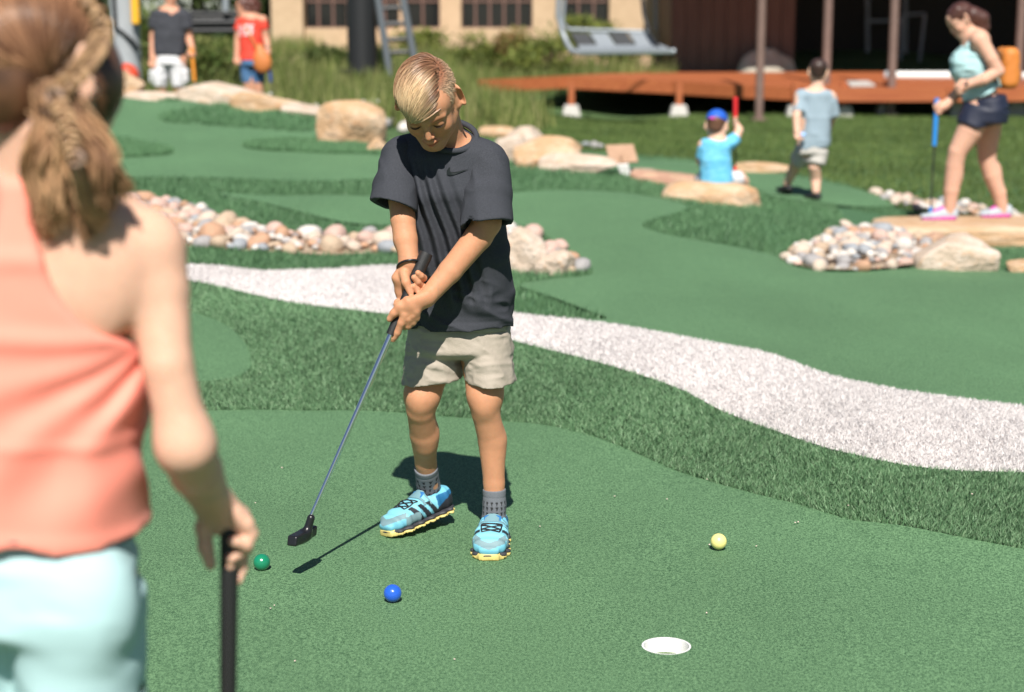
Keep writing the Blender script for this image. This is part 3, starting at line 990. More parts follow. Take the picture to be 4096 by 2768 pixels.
# ---- shoe in its own frame (toe towards -y, ground at z = 0)
def build_shoe(X, parent):
    Xi = np.array(X.inverted())
    st = [(-.104, .027, .013, .024), (-.088, .038, .020, .029), (-.060, .0435, .024, .032), (-.02, .042, .029, .037), (.015, .0385, .031, .039), (.05, .0365, .031, .040), (.085, .034, .033, .041), (.100, .029, .031, .041)]
    u = SDF(); u.X = X
    for a, b in zip(st, st[1:]):
        u.eseg((0, a[0], a[3]), (0, b[0], b[3]), (a[1], a[2]), (b[1], b[2]), (1, 0, 0), k=.008, cap=.012, pw=2.6)
    u.box((0, 0, -.03), (.2, .3, .042), rd=0, k=0, mode='sub')
    u.ell((0, .052, .092), (.0265, .040, .055), k=.006, mode='sub')
    
    # padded tongue
    u.eseg((0, .0, .060), (0, .020, .076), (.022, .007), (.024, .006), (1, 0, 0), k=.005)
    def tintfn(V):
        p = V @ Xi[:3, :3].T + Xi[:3, 3]
        x, y, z = p[:, 0], p[:, 1], p[:, 2]
        LB, DB, GR, BK, TQ = (.20, .52, .64), (.015, .12, .27), (.17, .27, .30), (.02, .022, .03), (.14, .44, .58)
        c = np.tile(np.array(LB), (len(V), 1))
        c[y > .045] = DB
        c[(z > .062) & (y > .035)] = TQ
        c[(y > .045) & (z < .05) & (z < .03 + .4 * (y - .045))] = BK
        side = np.abs(x) > .028
        for y0 in (-.03, -.002, .026):                          # slanting stripes on the quarters
            yy = y + (z - .04) * .7
            c[side & (np.abs(yy - y0) < .0085) & (z < .058)] = BK
        c[(y < -.055) & (z < .034 + .1 * np.abs(x)) ] = (.16, .46, .60)
        gz = .036 + .25 * np.abs(x)
        c[(y < -.035 - 18 * x * x) & (np.abs(z - gz) < .007) ] = GR
        c[(y > -.07) & (y < -.02) & side & (z < .042)] = GR
        tg = (y < .04) & (y > .004) & (np.abs(x) < .023) & (z > .062)
        c[tg] = (.02, .14, .36)
        return c
    up = sculpt('shoe', u, .0026, M['shoe'], parent, tintfn=tintfn)
    up['label'] = 'light blue trainer with black laces and grey strap'
    so = SDF(); so.X = X
    out = [(-.108, .027), (-.092, .040), (-.06, .0465), (-.02, .043), (.02, .0395), (.06, .0395), (.09, .036), (.106, .024)]
    def solelayer(sd, z0, z1, grow, toe):
        for (a, wa), (b, wb) in zip(out, out[1:]):
            arch = .010 * math.exp(-((a + b) / 2 / .028) ** 2)
            lift = .008 * max(0, (-(a + b) / 2 - .07) / .035) if toe else 0
            sd.eseg((0, a, (z0 + z1) / 2 + lift / 2), (0, b, (z0 + z1) / 2 + lift / 2), (wa + grow, (z1 - z0) / 2 + lift), (wb + grow, (z1 - z0) / 2 + lift), (1, 0, 0), k=.004, cap=.008, pw=3.2)
        sd.box((0, 0, -.05), (.2, .3, .05), rd=0, k=0, mode='sub')
    solelayer(so, -.004, .0085, .0, True)
    for yy in np.linspace(-.095, .095, 12):
        so.box((0, yy, 0), (.06, .0018, .003), rd=.001, k=.001, mode='sub')
    sculpt('sole', so, .0026, M['sole'], up_child(up), smooth=0)
    ms = SDF(); ms.X = X
    solelayer(ms, .005, .017, -.0012, False)
    sculpt('midsole', ms, .003, M['midsole'], up_child(up))
    bv = bvh_of(up)
    dn = X.to_3x3().normalized() @ Vector((0, 0, -1))
    # laces
    mb = MB()
    eye = [(-.055, .022), (-.040, .025), (-.025, .0265), (-.010, .026)]
    for i in range(len(eye) - 1):
        for q in (-1, 1):
            pl = [X @ Vector((q * (eye[i][1] + (-eye[i][1] - eye[i + 1][1]) * t), eye[i][0] + (eye[i + 1][0] - eye[i][0]) * t, .05)) for t in np.linspace(0, 1, 9)]
            mb.tube(drape(bv, pl, dn, .0012), .0022, 5)
    for q in (-1, 1):
        pl = [X @ Vector((q * e[1], e[0], .05)) for e in eye]
        mb.tube(drape(bv, pl, dn, .001), .0022, 5)
    keep(mb.build('laces', M['lace'], None, True), up_child(up))
    # strap over the instep
    g = []
    xs = np.linspace(-.040, .040, 15)
    for yy, dy in ((-.004, .0), (.022, .0)):
        row = drape(bv, [X @ Vector((x, yy + .10 * abs(x), .05)) for x in xs * .96], dn, .003)
        g.append(row)
    mb = MB()
    n_ = len(xs)
    low = [[p + dn * .004 for p in r] for r in g]
    vs = g[0] + g[1] + low[0] + low[1]
    fs = []
    for i in range(n_ - 1):
        fs += [(i, i + 1, n_ + i + 1, n_ + i), (2 * n_ + i, 2 * n_ + i + 1, i + 1, i), (n_ + i, n_ + i + 1, 3 * n_ + i + 1, 3 * n_ + i)]
    fs += [(0, n_, 3 * n_, 2 * n_), (n_ - 1, 2 * n_ - 1, 4 * n_ - 1, 3 * n_ - 1)]
    mb.add(vs, fs)
    keep(mb.build('strap', M['strap'], None, False), up_child(up))
    return up
class up_child:                       # a part of a part given in world coordinates
    def __init__(s, o):
        s.o = o
_keep0 = keep
def keep(o, parent):
    if isinstance(parent, up_child):
        pp = parent.o
        o.parent = pp
        # the parent mesh holds world coordinates, its own parent shifts it back
        o.matrix_parent_inverse = Matrix.Identity(4)
        return o
    return _keep0(o, parent)

# ================================================================== the boy
def build_boy():
    root = empty('person', (Q(1835, 2200, 4.45).x, 4.45, .014))
    tag(root, 'boy in charcoal t-shirt and khaki shorts bending over his putter', 'person')
    HC = Q(1715, 408, 4.235)
    HX = frame(HC, yaw=math.radians(-3), pitch=math.radians(44), roll=math.radians(-7), scale=.93)
    b = SDF()
    # trunk under the clothes
    b.loft([(Q(1790, 640, 4.37), .115, .07), (Q(1800, 760, 4.37), .11, .075), (Q(1820, 1000, 4.41), .105, .075), (Q(1835, 1300, 4.45), .115, .08)], k=.03)
    b.cone(Q(1615, 615, 4.38), Q(1950, 650, 4.33), .045, .045, k=.03)
    b.cone(Q(1798, 610, 4.36), Q(1758, 450, 4.285), .050, .046, k=.02)
    head_sdf(b, HX)
    # arms
    b.chain([Q(1598, 625, 4.38), Q(1612, 880, 4.285), Q(1622, 960, 4.267), Q(1640, 1052, 4.242)], [.042, .029, .0285, .0215], k=.015)
    b.chain([Q(1962, 665, 4.32), Q(1948, 890, 4.27), Q(1915, 945, 4.267), Q(1800, 1085, 4.242), Q(1708, 1190, 4.214)], [.042, .034, .033, .028, .0215], k=.015)
    # the putter's axis
    A, B = Q(1706, 1012, 4.237), Q(1226, 2105, 4.09)
    ax = (B - A).normalized()
    gp = lambda v: A + ax * ((v - 1018) / (2105 - 1018) * (B - A).length)     # point of the axis at photo height v
    cr = Vector((0, 1, 0)).cross(ax).normalized()                              # to the right of the shaft
    if cr.x < 0: cr = -cr
    fw = Vector((0, -1, 0))
    # upper hand (his right): palm left and behind the grip, fingers come round the right side, thumb down the front
    b.eseg(Q(1637, 1045, 4.245), Q(1618, 1118, 4.237), (.024, .018), (.029, .017), (1, 0, 0), k=.012)
    b.eseg(Q(1618, 1118, 4.239), Q(1612, 1165, 4.245), (.028, .017), (.022, .016), (1, 0, 0), k=.012)
    b.chain([Q(1606, 1150, 4.247), Q(1603, 1185, 4.245), Q(1604, 1212, 4.239)], [.011, .009, .0075], k=.008)
    b.chain([Q(1617, 1095, 4.225), Q(1624, 1130, 4.206), Q(1641, 1168, 4.201)], [.0135, .0105, .0088], k=.006)
    for (kn, md, tip) in (((1676, 1095), (1694, 1112), (1672, 1092)), ((1668, 1118), (1686, 1142), (1656, 1110)), ((1656, 1140), (1678, 1168), (1654, 1146))):
        b.chain([Q(1640, kn[1] - 5, 4.255), Q(kn[0], kn[1] + 6, 4.249), Q(md[0], md[1], 4.226), Q((md[0] + tip[0]) / 2, (md[1] + tip[1]) / 2 + 1, 4.208), Q(*tip, 4.203)], [.010, .0092, .0090, .0086, .0074], k=.0022)
    # lower hand (his left): back of the hand to the camera, index down the grip, thumb across to the left
    b.eseg(Q(1708, 1190, 4.201), Q(1645, 1228, 4.185), (.021, .0165), (.029, .0155), (.55, .0, .8), k=.012)
    b.eseg(Q(1645, 1228, 4.185), Q(1614, 1250, 4.184), (.029, .0155), (.0285, .014), (.55, .0, .8), k=.012)
    b.chain([Q(1640, 1222, 4.181), Q(1600, 1225, 4.181), Q(1577, 1252, 4.183), Q(1558, 1276, 4.187)], [.013, .0118, .0098, .0080], k=.006)
    b.chain([Q(1620, 1258, 4.181), Q(1606, 1292, 4.183), Q(1590, 1330, 4.189), Q(1572, 1360, 4.195)], [.0118, .0098, .0088, .0072], k=.004)
    for i, (p0, p1, p2) in enumerate((((1632, 1275), (1632, 1302), (1598, 1300)), ((1648, 1262), (1650, 1288), (1610, 1278)), ((1660, 1246), (1664, 1270), (1622, 1256)))):
        b.chain([Q(*p0, 4.183), Q(*p1, 4.193), Q(p1[0] - 12, p1[1] + 3, 4.213), Q(*p2, 4.226)], [.0108, .0098, .0088, .0078], k=.004)
    b.chain([Q(1594, 1214, 4.247), Q(1588, 1208, 4.235), Q(1583, 1218, 4.221)], [.0075, .0072, .0066], k=.003)
    # legs
    b.chain([Q(1750, 1350, 4.46), Q(1688, 1580, 4.405)], [.070, .043], k=.02)
    b.chain([Q(1690, 1580, 4.405), Q(1683, 1640, 4.41), Q(1695, 1735, 4.462), Q(1703, 1850, 4.525), Q(1720, 1960, 4.575)], [.042, .0345, .0345, .0265, .0265], k=.02)
    b.ell(Q(1680, 1604, 4.382), (.029, .026, .036), k=.014)
    b.ell(Q(1706, 1735, 4.472), (.030, .034, .06), k=.02)
    b.chain([Q(1935, 1350, 4.44), Q(1940, 1580, 4.375)], [.070, .043], k=.02)
    b.chain([Q(1940, 1580, 4.375), Q(1943, 1650, 4.375), Q(1968, 1760, 4.40), Q(1976, 1930, 4.405), Q(1978, 2050, 4.405)], [.0415, .034, .0335, .0255, .0255], k=.02)
    b.ell(Q(1938, 1620, 4.350), (.028, .026, .036), k=.014)
    b.ell(Q(1974, 1765, 4.415), (.030, .034, .06), k=.02)
    hb = (np.array(HC) - .16, np.array(HC) + .16)
    hl = np.minimum(np.array(Q(1540, 1380, 4.12)), np.array(Q(1760, 1010, 4.29)))
    hh = np.maximum(np.array(Q(1540, 1380, 4.12)), np.array(Q(1760, 1010, 4.29)))
    sculpt('body', b, .0042, M['skin_boy'], root, fine=[(hb[0], hb[1], .0018), (hl, hh, .0017)], tintfn=face_tint(HX))
    # lashes along the lowered lids
    M['lash'] = mat('lash_brown', (.05, .025, .018), .7)
    for q_ in (-1, 1):
        mb = MB()
        arc = []
        for t_ in np.linspace(-1, 1, 11):
            dx = .0135 * t_
            zz = -.0095 + .0045 * t_ * t_
            yy = -.0715 - .0155 * math.sqrt(max(.05, 1 - (dx / .0165) ** 2 - ((zz + .002) / .0135) ** 2)) - .0012
            arc.append(HX @ Vector((q_ * .031 + dx, yy, zz)))
        mb.tube(arc, [.0006 + .0011 * (1 - abs(t_) ** 3) for t_ in np.linspace(-1, 1, 11)], 6)
        keep(mb.build('eyelash', M['lash'], None, True), root)
    # ---- hair: short sides, long top combed across to his right
    HXi = np.array(HX.inverted())
    h = SDF(); h.X = HX
    h.ell((0, .014, .034), (.0730, .0925, .0745), k=.0)
    h.box((0, -.10, -.06), (.2, .070, .085), R=Matrix.Rotation(-.32, 3, 'X'), rd=.01, k=.006, mode='sub')
    h.box((0, 0, -.085), (.2, .2, .07), R=Matrix.Rotation(.18, 3, 'X'), rd=.01, k=.006, mode='sub')
    for q in (-1, 1):
        h.ell((q * .080, .012, .0), (.020, .022, .034), k=.004, mode='sub')
    def ht(V):
        p = V @ HXi[:3, :3].T + HXi[:3, 3]
        f = np.clip((p[:, 2] - .0) / .07, 0, 1)[:, None]
        n_ = (.5 + .5 * vnoise(p * [1, 1, .5], 420, 2))[:, None]
        f = np.clip((p[:, 2] - .055) / .03, 0, 1)[:, None]
        return (np.array((.50, .36, .235)) * (1 - f) + np.array((.28, .12, .065)) * f) * (.6 + .7 * n_)
    sculpt('hair', h, .0024, M['hair_blond'], root, tintfn=ht)
    N = 2600
    E, R_ = np.array((0, .012, .034)), np.array((.0755, .0945, .0770))
    # roots over the top of the head, up to the parting on his left
    th = rng.uniform(0, 1, N)
    yb = rng.uniform(-.078, .060, N)
    xr = -.052 + .098 * rng.random(N) ** .8
    xr = np.where(yb > .03, xr * .8, xr)
    P = np.stack([xr, yb, np.zeros(N)], 1)
    q2 = 1 - ((P[:, :2] - E[:2]) / R_[:2]) ** 2 @ np.ones(2)
    P[:, 2] = E[2] + R_[2] * np.sqrt(np.maximum(q2, .02))
    lay = rng.uniform(0, 1, N)
    clump = vnoise(P, 70, 5)
    K = 15
    path = [P.copy()]
    cur = P.copy()
    d0 = np.stack([-.66 + .15 * clump, -.74 + .25 * clump + .35 * (yb + .01) / .06 * 0, np.zeros(N)], 1)
    back = np.clip((yb - .01) / .05, 0, 1)
    d0[:, 1] += back * .75
    step = .0108 * (1 - .3 * back)
    for i in range(1, K):
        nrm = (cur - E) / R_ ** 2
        nrm /= np.linalg.norm(nrm, axis=1, keepdims=True)
        g = np.array((.25, -.1, -.8)) * (i / K)
        d = d0 + g
        d = d - nrm * (d * nrm).sum(1, keepdims=True)
        d /= np.linalg.norm(d, axis=1, keepdims=True)
        cur = cur + d * step[:, None]
        rr = np.sqrt((((cur - E) / R_) ** 2).sum(1))
        tgt = 1 + (.05 + .09 * lay) * np.sin(np.pi * min(i / K * 1.1 + .1, 1)) + .025
        cur = E + (cur - E) * (1 + (tgt / rr - 1) * .8)[:, None]
        # the fringe hangs free of the forehead and stops at the brow
        cur[:, 2] = np.maximum(cur[:, 2], np.where(cur[:, 0] < .012, -.020, .012) + .016 * lay)
        path.append(cur.copy())
    path = np.stack(path, 1)
    W = path @ np.array(HX.to_3x3()).T + np.array(HX.translation)
    t = np.linspace(0, 1, K)[None, :, None]
    root_c, tip_c = np.array((.30, .145, .08)), np.array((.78, .57, .34))
    cl = (.6 + .4 * rng.random(N))[:, None, None] * (1 + .22 * clump)[:, None, None]
    crown = np.clip((P[:, 1] + .005) / .05, 0, 1)[:, None, None]
    mixv = np.clip((t - .05 - .35 * crown) * 2.2 + .5 * (rng.random(N)[:, None, None] - .3), 0, 1)
    cols = (root_c * (1 - mixv) + tip_c * mixv) * cl
    strands('fringe', W, .0011, .0005, M['hair_blond'], root, cols)
    # clipped sides: short stubble standing off the scalp
    N2 = 2600
    dd = rng.normal(size=(N2 * 3, 3)); dd /= np.linalg.norm(dd, axis=1, keepdims=True)
    P2 = np.array((0, .014, .034)) + dd * np.array((.073, .0925, .0745))
    ok = (P2[:, 2] > -.005 + .3 * np.maximum(-P2[:, 1], 0)) & (P2[:, 2] < .098) & (P2[:, 1] > -.055 - .25 * P2[:, 2]) & ((np.abs(P2[:, 0]) > .035) | (P2[:, 1] > .05))
    ok &= ~((np.abs(P2[:, 1] - .014) < .026) & (P2[:, 2] < .03))
    P2, dd = P2[ok][:N2], dd[ok][:N2]
    tip = P2 + dd * .0045 + np.array((0, .004, -.006)) + rng.normal(0, .0012, P2.shape)
    S2 = np.stack([P2 - dd * .001, (P2 + tip) / 2 + dd * .0008, tip], 1) @ np.array(HX.to_3x3()).T + np.array(HX.translation)
    f2 = np.clip((P2[:, 2] - .06) / .03, 0, 1)[:, None]
    c2 = (np.array((.56, .385, .25)) * (1 - f2) + np.array((.30, .14, .075)) * f2) * rng.uniform(.6, 1.15, (len(P2), 1))
    strands('stubble', S2, .0009, .0005, M['hair_blond'], root, c2)
    # ---- t-shirt: body and two sleeves
    s = SDF()
    s.loft([(Q(1790, 640, 4.36), .122, .078), (Q(1805, 760, 4.355), .124, .092), (Q(1826, 1000, 4.395), .134, .102), (Q(1836, 1180, 4.42), .136, .106), (Q(1838, 1400, 4.44), .138, .110)], xdir=(1, -.14, -.05), k=.03, cap=.05, pw=2.3)
    s.cone(Q(1612, 618, 4.38), Q(1790, 585, 4.365), .050, .056, k=.03)
    s.cone(Q(1790, 585, 4.365), Q(1952, 655, 4.325), .056, .051, k=.03)
    hem = Q(1838, 1292, 4.44)
    s.cut(hem, (.02, .0, -1), v3(hem) - .3 * np.ones(3), v3(hem) + [.3, .3, .05])
    s.eseg(hem + Vector((0, 0, .012)), hem - Vector((0, 0, .2)), (.130, .101), (.133, .104), (1, -.14, -.05), k=.002, mode='sub', pw=2.3, cap=.008)
    s.ell(Q(1800, 512, 4.32), (.062, .062, .052), R=Matrix.Rotation(.45, 3, 'X'), k=.006, mode='sub')
    sl = SDF()
    sl.loft([(Q(1606, 625, 4.375), .050, .055), (Q(1582, 740, 4.325), .055, .058), (Q(1560, 920, 4.245), .064, .066)], xdir=(1, .1, -.1), k=.02, cap=.04)
    sl.chain([Q(1598, 700, 4.34), Q(1566, 880, 4.262), Q(1556, 960, 4.23)], [.030, .055, .060], k=.004, mode='sub')
    c0 = Q(1555, 816, 4.28)
    sl.cut(c0, Vector((-.26, -.30, -1)), v3(c0) - .2, v3(c0) + .2)
    sr = SDF()
    sr.loft([(Q(1955, 655, 4.325), .052, .056), (Q(1952, 780, 4.285), .060, .060), (Q(1945, 980, 4.225), .070, .068)], xdir=(1, -.2, .1), k=.02, cap=.04)
    sr.chain([Q(1955, 760, 4.29), Q(1947, 930, 4.24), Q(1942, 1010, 4.215)], [.036, .061, .066], k=.004, mode='sub')
    c1 = Q(1948, 897, 4.245)
    sr.cut(c1, Vector((.12, -.30, -1)), v3(c1) - .2, v3(c1) + .2)
    # folds: long ones dropping from the right shoulder, crumples at waist and under the arm
    o1 = v3(Q(1600, 600, 4.3))
    o2 = v3(Q(1900, 900, 4.3))
    def tee_fold(P):
        x, z = P[..., 0] - o1[0], P[..., 2] - o1[2]
        drop = np.clip(-z / .12, 0, 1) * np.clip((.42 + z) / .1, 0, 1)
        ang = x + .30 * z + .012 * vnoise(P, 9, 1)
        f = .012 * drop * np.exp(-((ang - .035) / .07) ** 2) * np.cos(ang * 2 * np.pi / .034)
        w_ = np.clip((-z - .27) / .12, 0, 1)
        st = P * np.array([.55, .55, 1.25]) + P[..., :1] * np.array([0, 0, .35])
        f2 = .013 * w_ * (np.abs(vnoise(st, 17, 4)) ** .8 - .35) + .006 * w_ * (np.abs(vnoise(st, 34, 8)) - .3)
        f3 = .0022 * vnoise(P * [1, 1, .6], 20, 9)
        return f + f2 + f3
    def sl_fold(P):
        st = P * np.array([1, 1, .6]) + P[..., 2:] * np.array([.5, 0, 0])
        return .0065 * (np.abs(vnoise(st, 22, 31)) ** .8 - .35)
    s.disp(tee_fold, v3(Q(1450, 1330, 4.6)) - [0, .4, 0], v3(Q(2100, 480, 4.6)) + [0, .1, .05])
    for q, c in ((sl, c0), (sr, c1)):
        q.disp(sl_fold, v3(c) - .25, v3(c) + .25)
    zh = hem.z
    s.disp(lambda P: .0016 * np.exp(-((P[..., 2] - zh - .021) / .0028) ** 2), v3(hem) - [.2, .2, .0], v3(hem) + [.2, .2, .05])
    tp = []
    for q in (s, sl, sr):
        V_, F_ = q.surf(.0034)
        tp.append((relax(V_, F_, 1), F_))
    tee = link('t_shirt', np_mesh('t_shirt', *merge(tp)), None, M['tee'])
    keep(tee, root)
    # collar ring
    ring = []
    cc = Q(1803, 548, 4.325)
    Rr = Matrix.Rotation(.62, 3, 'X') @ Matrix.Rotation(.10, 3, 'Y')
    for a in np.linspace(0, 2 * math.pi, 33):
        ring.append(cc + Rr @ Vector((.0655 * math.cos(a), .060 * math.sin(a), .004)))
    keep(MB().tube(ring, .0075, 8, caps=False).build('collar', M['tee'], None, True), root)
    # swoosh-like emblem on the chest
    bv = bvh_of(tee)
    up = [(0, .30), (.02, .62), (.10, .93), (.16, 1.0), (.12, .75), (.13, .55), (.20, .42), (.35, .42), (.6, .55), (.85, .70), (1, .80)]
    lo = [(1, .80), (.85, .62), (.6, .34), (.4, .14), (.25, .03), (.12, .0), (.03, .10), (0, .30)]
    e_up = np.array([np.interp(np.linspace(0, 1, 24), np.linspace(0, 1, len(up)), [q[k] for q in up]) for k in (0, 1)]).T
    e_lo = np.array([np.interp(np.linspace(1, 0, 24), np.linspace(0, 1, len(lo)), [q[k] for q in lo]) for k in (0, 1)]).T
    vs = []
    for e in (e_up, e_lo):
        for x, y in e:
            p = Q(1786 + 92 * x, 702 - 34 * y, 4.2)
            vs += drape(bv, [p], ray(1786 + 92 * x, 702 - 34 * y), .003)
    mb = MB()
    mb.add(vs, [(i, i + 1, 24 + i + 1, 24 + i) for i in range(23)])
    M['emblem'] = mat('emblem_print', (.012, .016, .017), .7, spec=.15)
    keep(mb.build('emblem', M['emblem'], None, False), root)
    # ---- shorts
    p = SDF()
    p.loft([(Q(1836, 1262, 4.445), .126, .100), (Q(1838, 1390, 4.44), .138, .106)], xdir=(1, -.1, 0), k=.03, cap=.03, pw=2.2)
    p.loft([(Q(1752, 1370, 4.455), .077, .088), (Q(1730, 1470, 4.44), .078, .090), (Q(1724, 1640, 4.415), .082, .094)], xdir=(1, -.1, 0), k=.012, cap=.02)
    p.loft([(Q(1942, 1370, 4.43), .068, .088), (Q(1957, 1470, 4.41), .066, .088), (Q(1974, 1640, 4.385), .070, .092)], xdir=(1, -.1, 0), k=.012, cap=.02)
    p.chain([Q(1733, 1505, 4.435), Q(1724, 1680, 4.415)], [.050, .076], k=.004, mode='sub')
    p.chain([Q(1960, 1505, 4.405), Q(1974, 1680, 4.385)], [.044, .064], k=.004, mode='sub')
    hA, hB = Q(1726, 1540, 4.36), Q(1968, 1550, 4.32)
    mid = Q(1855, 1500, 4.4).x
    p.cut(hA, (.10, .02, -1), (hA.x - .2, 4.0, hA.z - .25), (mid, 4.8, hA.z + .08))
    p.cut(hB, (-.02, .02, -1), (mid + .001, 4.0, hB.z - .25), (hB.x + .2, 4.8, hB.z + .08))
    def sh_fold(P):
        st = P * np.array([.8, .8, 1.0]) + P[..., 2:] * np.array([.55, 0, 0])
        a = np.abs(vnoise(st, 24, 21)) ** .8
        b_ = np.abs(vnoise(st * [1, 1, 1.3], 46, 23))
        return .0046 * (a - .35) + .0034 * (b_ - .33)
    p.disp(sh_fold, v3(Q(1560, 1680, 4.6)) - [0, .5, 0], v3(Q(2120, 1250, 4.6)))
    sh = sculpt('shorts', p, .003, M['khaki'], root, smooth=1)
    # pocket flap on the thigh
    bv = bvh_of(sh)
    mb = MB()
    rows = []
    for f in np.linspace(0, 1, 4):
        r = []
        for g in np.linspace(0, 1, 9):
            u_, v_ = 1862 + 160 * g, 1296 + 28 * f + 8 * f * (1 - abs(2 * g - 1)) 
            r += drape(bv, [Q(u_, v_, 4.2)], ray(u_, v_), .003)
        rows.append(r)
    vs = [q for r in rows for q in r]
    mb.add(vs, [(i * 9 + j, i * 9 + j + 1, (i + 1) * 9 + j + 1, (i + 1) * 9 + j) for i in range(3) for j in range(8)])
    fl = mb.build('pocket_flap', M['khaki'], None, True)
    md = fl.modifiers.new('thick', 'SOLIDIFY'); md.thickness = .003; md.offset = -1
    keep(fl, root)
    # ---- socks
    for pts, rr in (([Q(1704, 1868, 4.532), Q(1712, 1935, 4.568), Q(1722, 1985, 4.585), Q(1733, 2030, 4.60)], [.0325, .0320, .0325, .033]),
                    ([Q(1977, 1955, 4.405), Q(1978, 2020, 4.405), Q(1976, 2070, 4.405), Q(1975, 2125, 4.40)], [.0305, .0305, .0315, .033])):
        k = SDF()
        k.chain(pts, rr, k=.008)
        k.cut(pts[0], pts[0] - pts[1], v3(pts[0]) - .05, v3(pts[0]) + .06)
        a0, d0 = v3(pts[0]), v3((pts[-1] - pts[0]).normalized())
        L = (pts[-1] - pts[0]).length
        k.disp(lambda P: .0015 * np.sin(((P - a0) @ d0) / L * 34) * np.clip(((P - a0) @ d0) / L - .25, 0, 1) + .001 * np.exp(-((((P - a0) @ d0) - .02) / .002) ** 2), a0 - .2, a0 + .1)
        def st(V, a0=a0, d0=d0, c0=pts):
            t_ = (V - a0) @ d0
            th = np.arctan2(V[:, 0] - c0[1].x, -(V[:, 1] - c0[1].y))
            fx = (th * 2.3) % 1.0 - .5
            fz = ((t_ - .030) / .0145) % 1.0
            m_ = (np.abs(fx) < .26 * (1.05 - fz)) & (fz < .75) & (t_ > .030)
            c = np.ones((len(V), 3))
            c[m_] = .12
            return c
        sculpt('sock', k, .0022, M['sock'], root, tintfn=st)
    # ---- shoes
    toe = Gz(1958, 2262)
    X1 = frame((toe.x + .006, toe.y + .112, .014), yaw=math.radians(-4), scale=1.02)
    build_shoe(X1, root)
    toe = Gz(1556, 2160)
    f = Vector((-.73, -.68, 0)).normalized()
    X2 = frame((toe.x - f.x * .106, toe.y - f.y * .106, .028), yaw=math.radians(-47), pitch=math.radians(8), roll=math.radians(-7), scale=1.03)
    build_shoe(X2, root)
    # ---- bracelet
    w0, w1 = Q(1638, 1058, 4.238), Q(1632, 1000, 4.265)
    axis = (w1 - w0).normalized()
    e1 = Vector((1, 0, .3)); e1 = (e1 - axis * e1.dot(axis)).normalized()
    e2 = axis.cross(e1)
    ring = [w0 + axis * (-.004) + e1 * .031 * math.cos(a) + e2 * .027 * math.sin(a) for a in np.linspace(0, 2 * math.pi, 29)]
    keep(MB().tube(ring, .0032, 8, caps=False).build('bracelet', M['black_plastic'], None, True), root)
    # ---- his putter
    pr = empty('putter', tuple(Vector((B.x, B.y, .014))))
    tag(pr, 'black gripped steel putter swung by the boy in grey', 'putter')
    mb = MB().tube([A, A + ax * .012, A + ax * .10, gp(1345)], [.0165, .0172, .0150, .0118], 18)
    keep(mb.build('grip', M['black_rubber'], None, True), pr)
    L = (B - gp(1340)).length
    pts, rad = [], []
    for i in range(9):
        f0 = i / 9
        r = .0072 - .0024 * f0
        pts += [gp(1340) + ax * (L * f0), gp(1340) + ax * (L * (f0 + .108))]
        rad += [r, r - .0003]
    pts.append(B); rad.append(.0046)
    keep(MB().tube(pts, rad, 14).build('shaft', M['chrome'], None, True), pr)
    hd = SDF()
    hz = Q(1244, 2072, 4.09)
    low = Q(1226, 2132, 4.085)
    hd.cone(hz, low, .0098, .0105, k=.006)
    e0, e1_ = Q(1172, 2143, 4.035), Q(1246, 2138, 4.12)
    dirn = (e1_ - e0).normalized()
    cen = (e0 + e1_) / 2 + Vector((0, 0, -.001))
    side = dirn.cross(Vector((0, 0, 1))).normalized()
    R = Matrix((dirn, side, Vector((0, 0, 1)))).transposed()
    hd.box(cen, (.052, .0135, .0125), R=R, rd=.004, k=.008)
    hd.cone(low, cen + dirn * .012, .011, .012, k=.012)
    hd.ell(cen + Vector((0, 0, -.008)), (.040, .012, .012), R=R, k=.008)
    sculpt('club_head', hd, .0022, M['black_plastic'], pr)
build_boy()
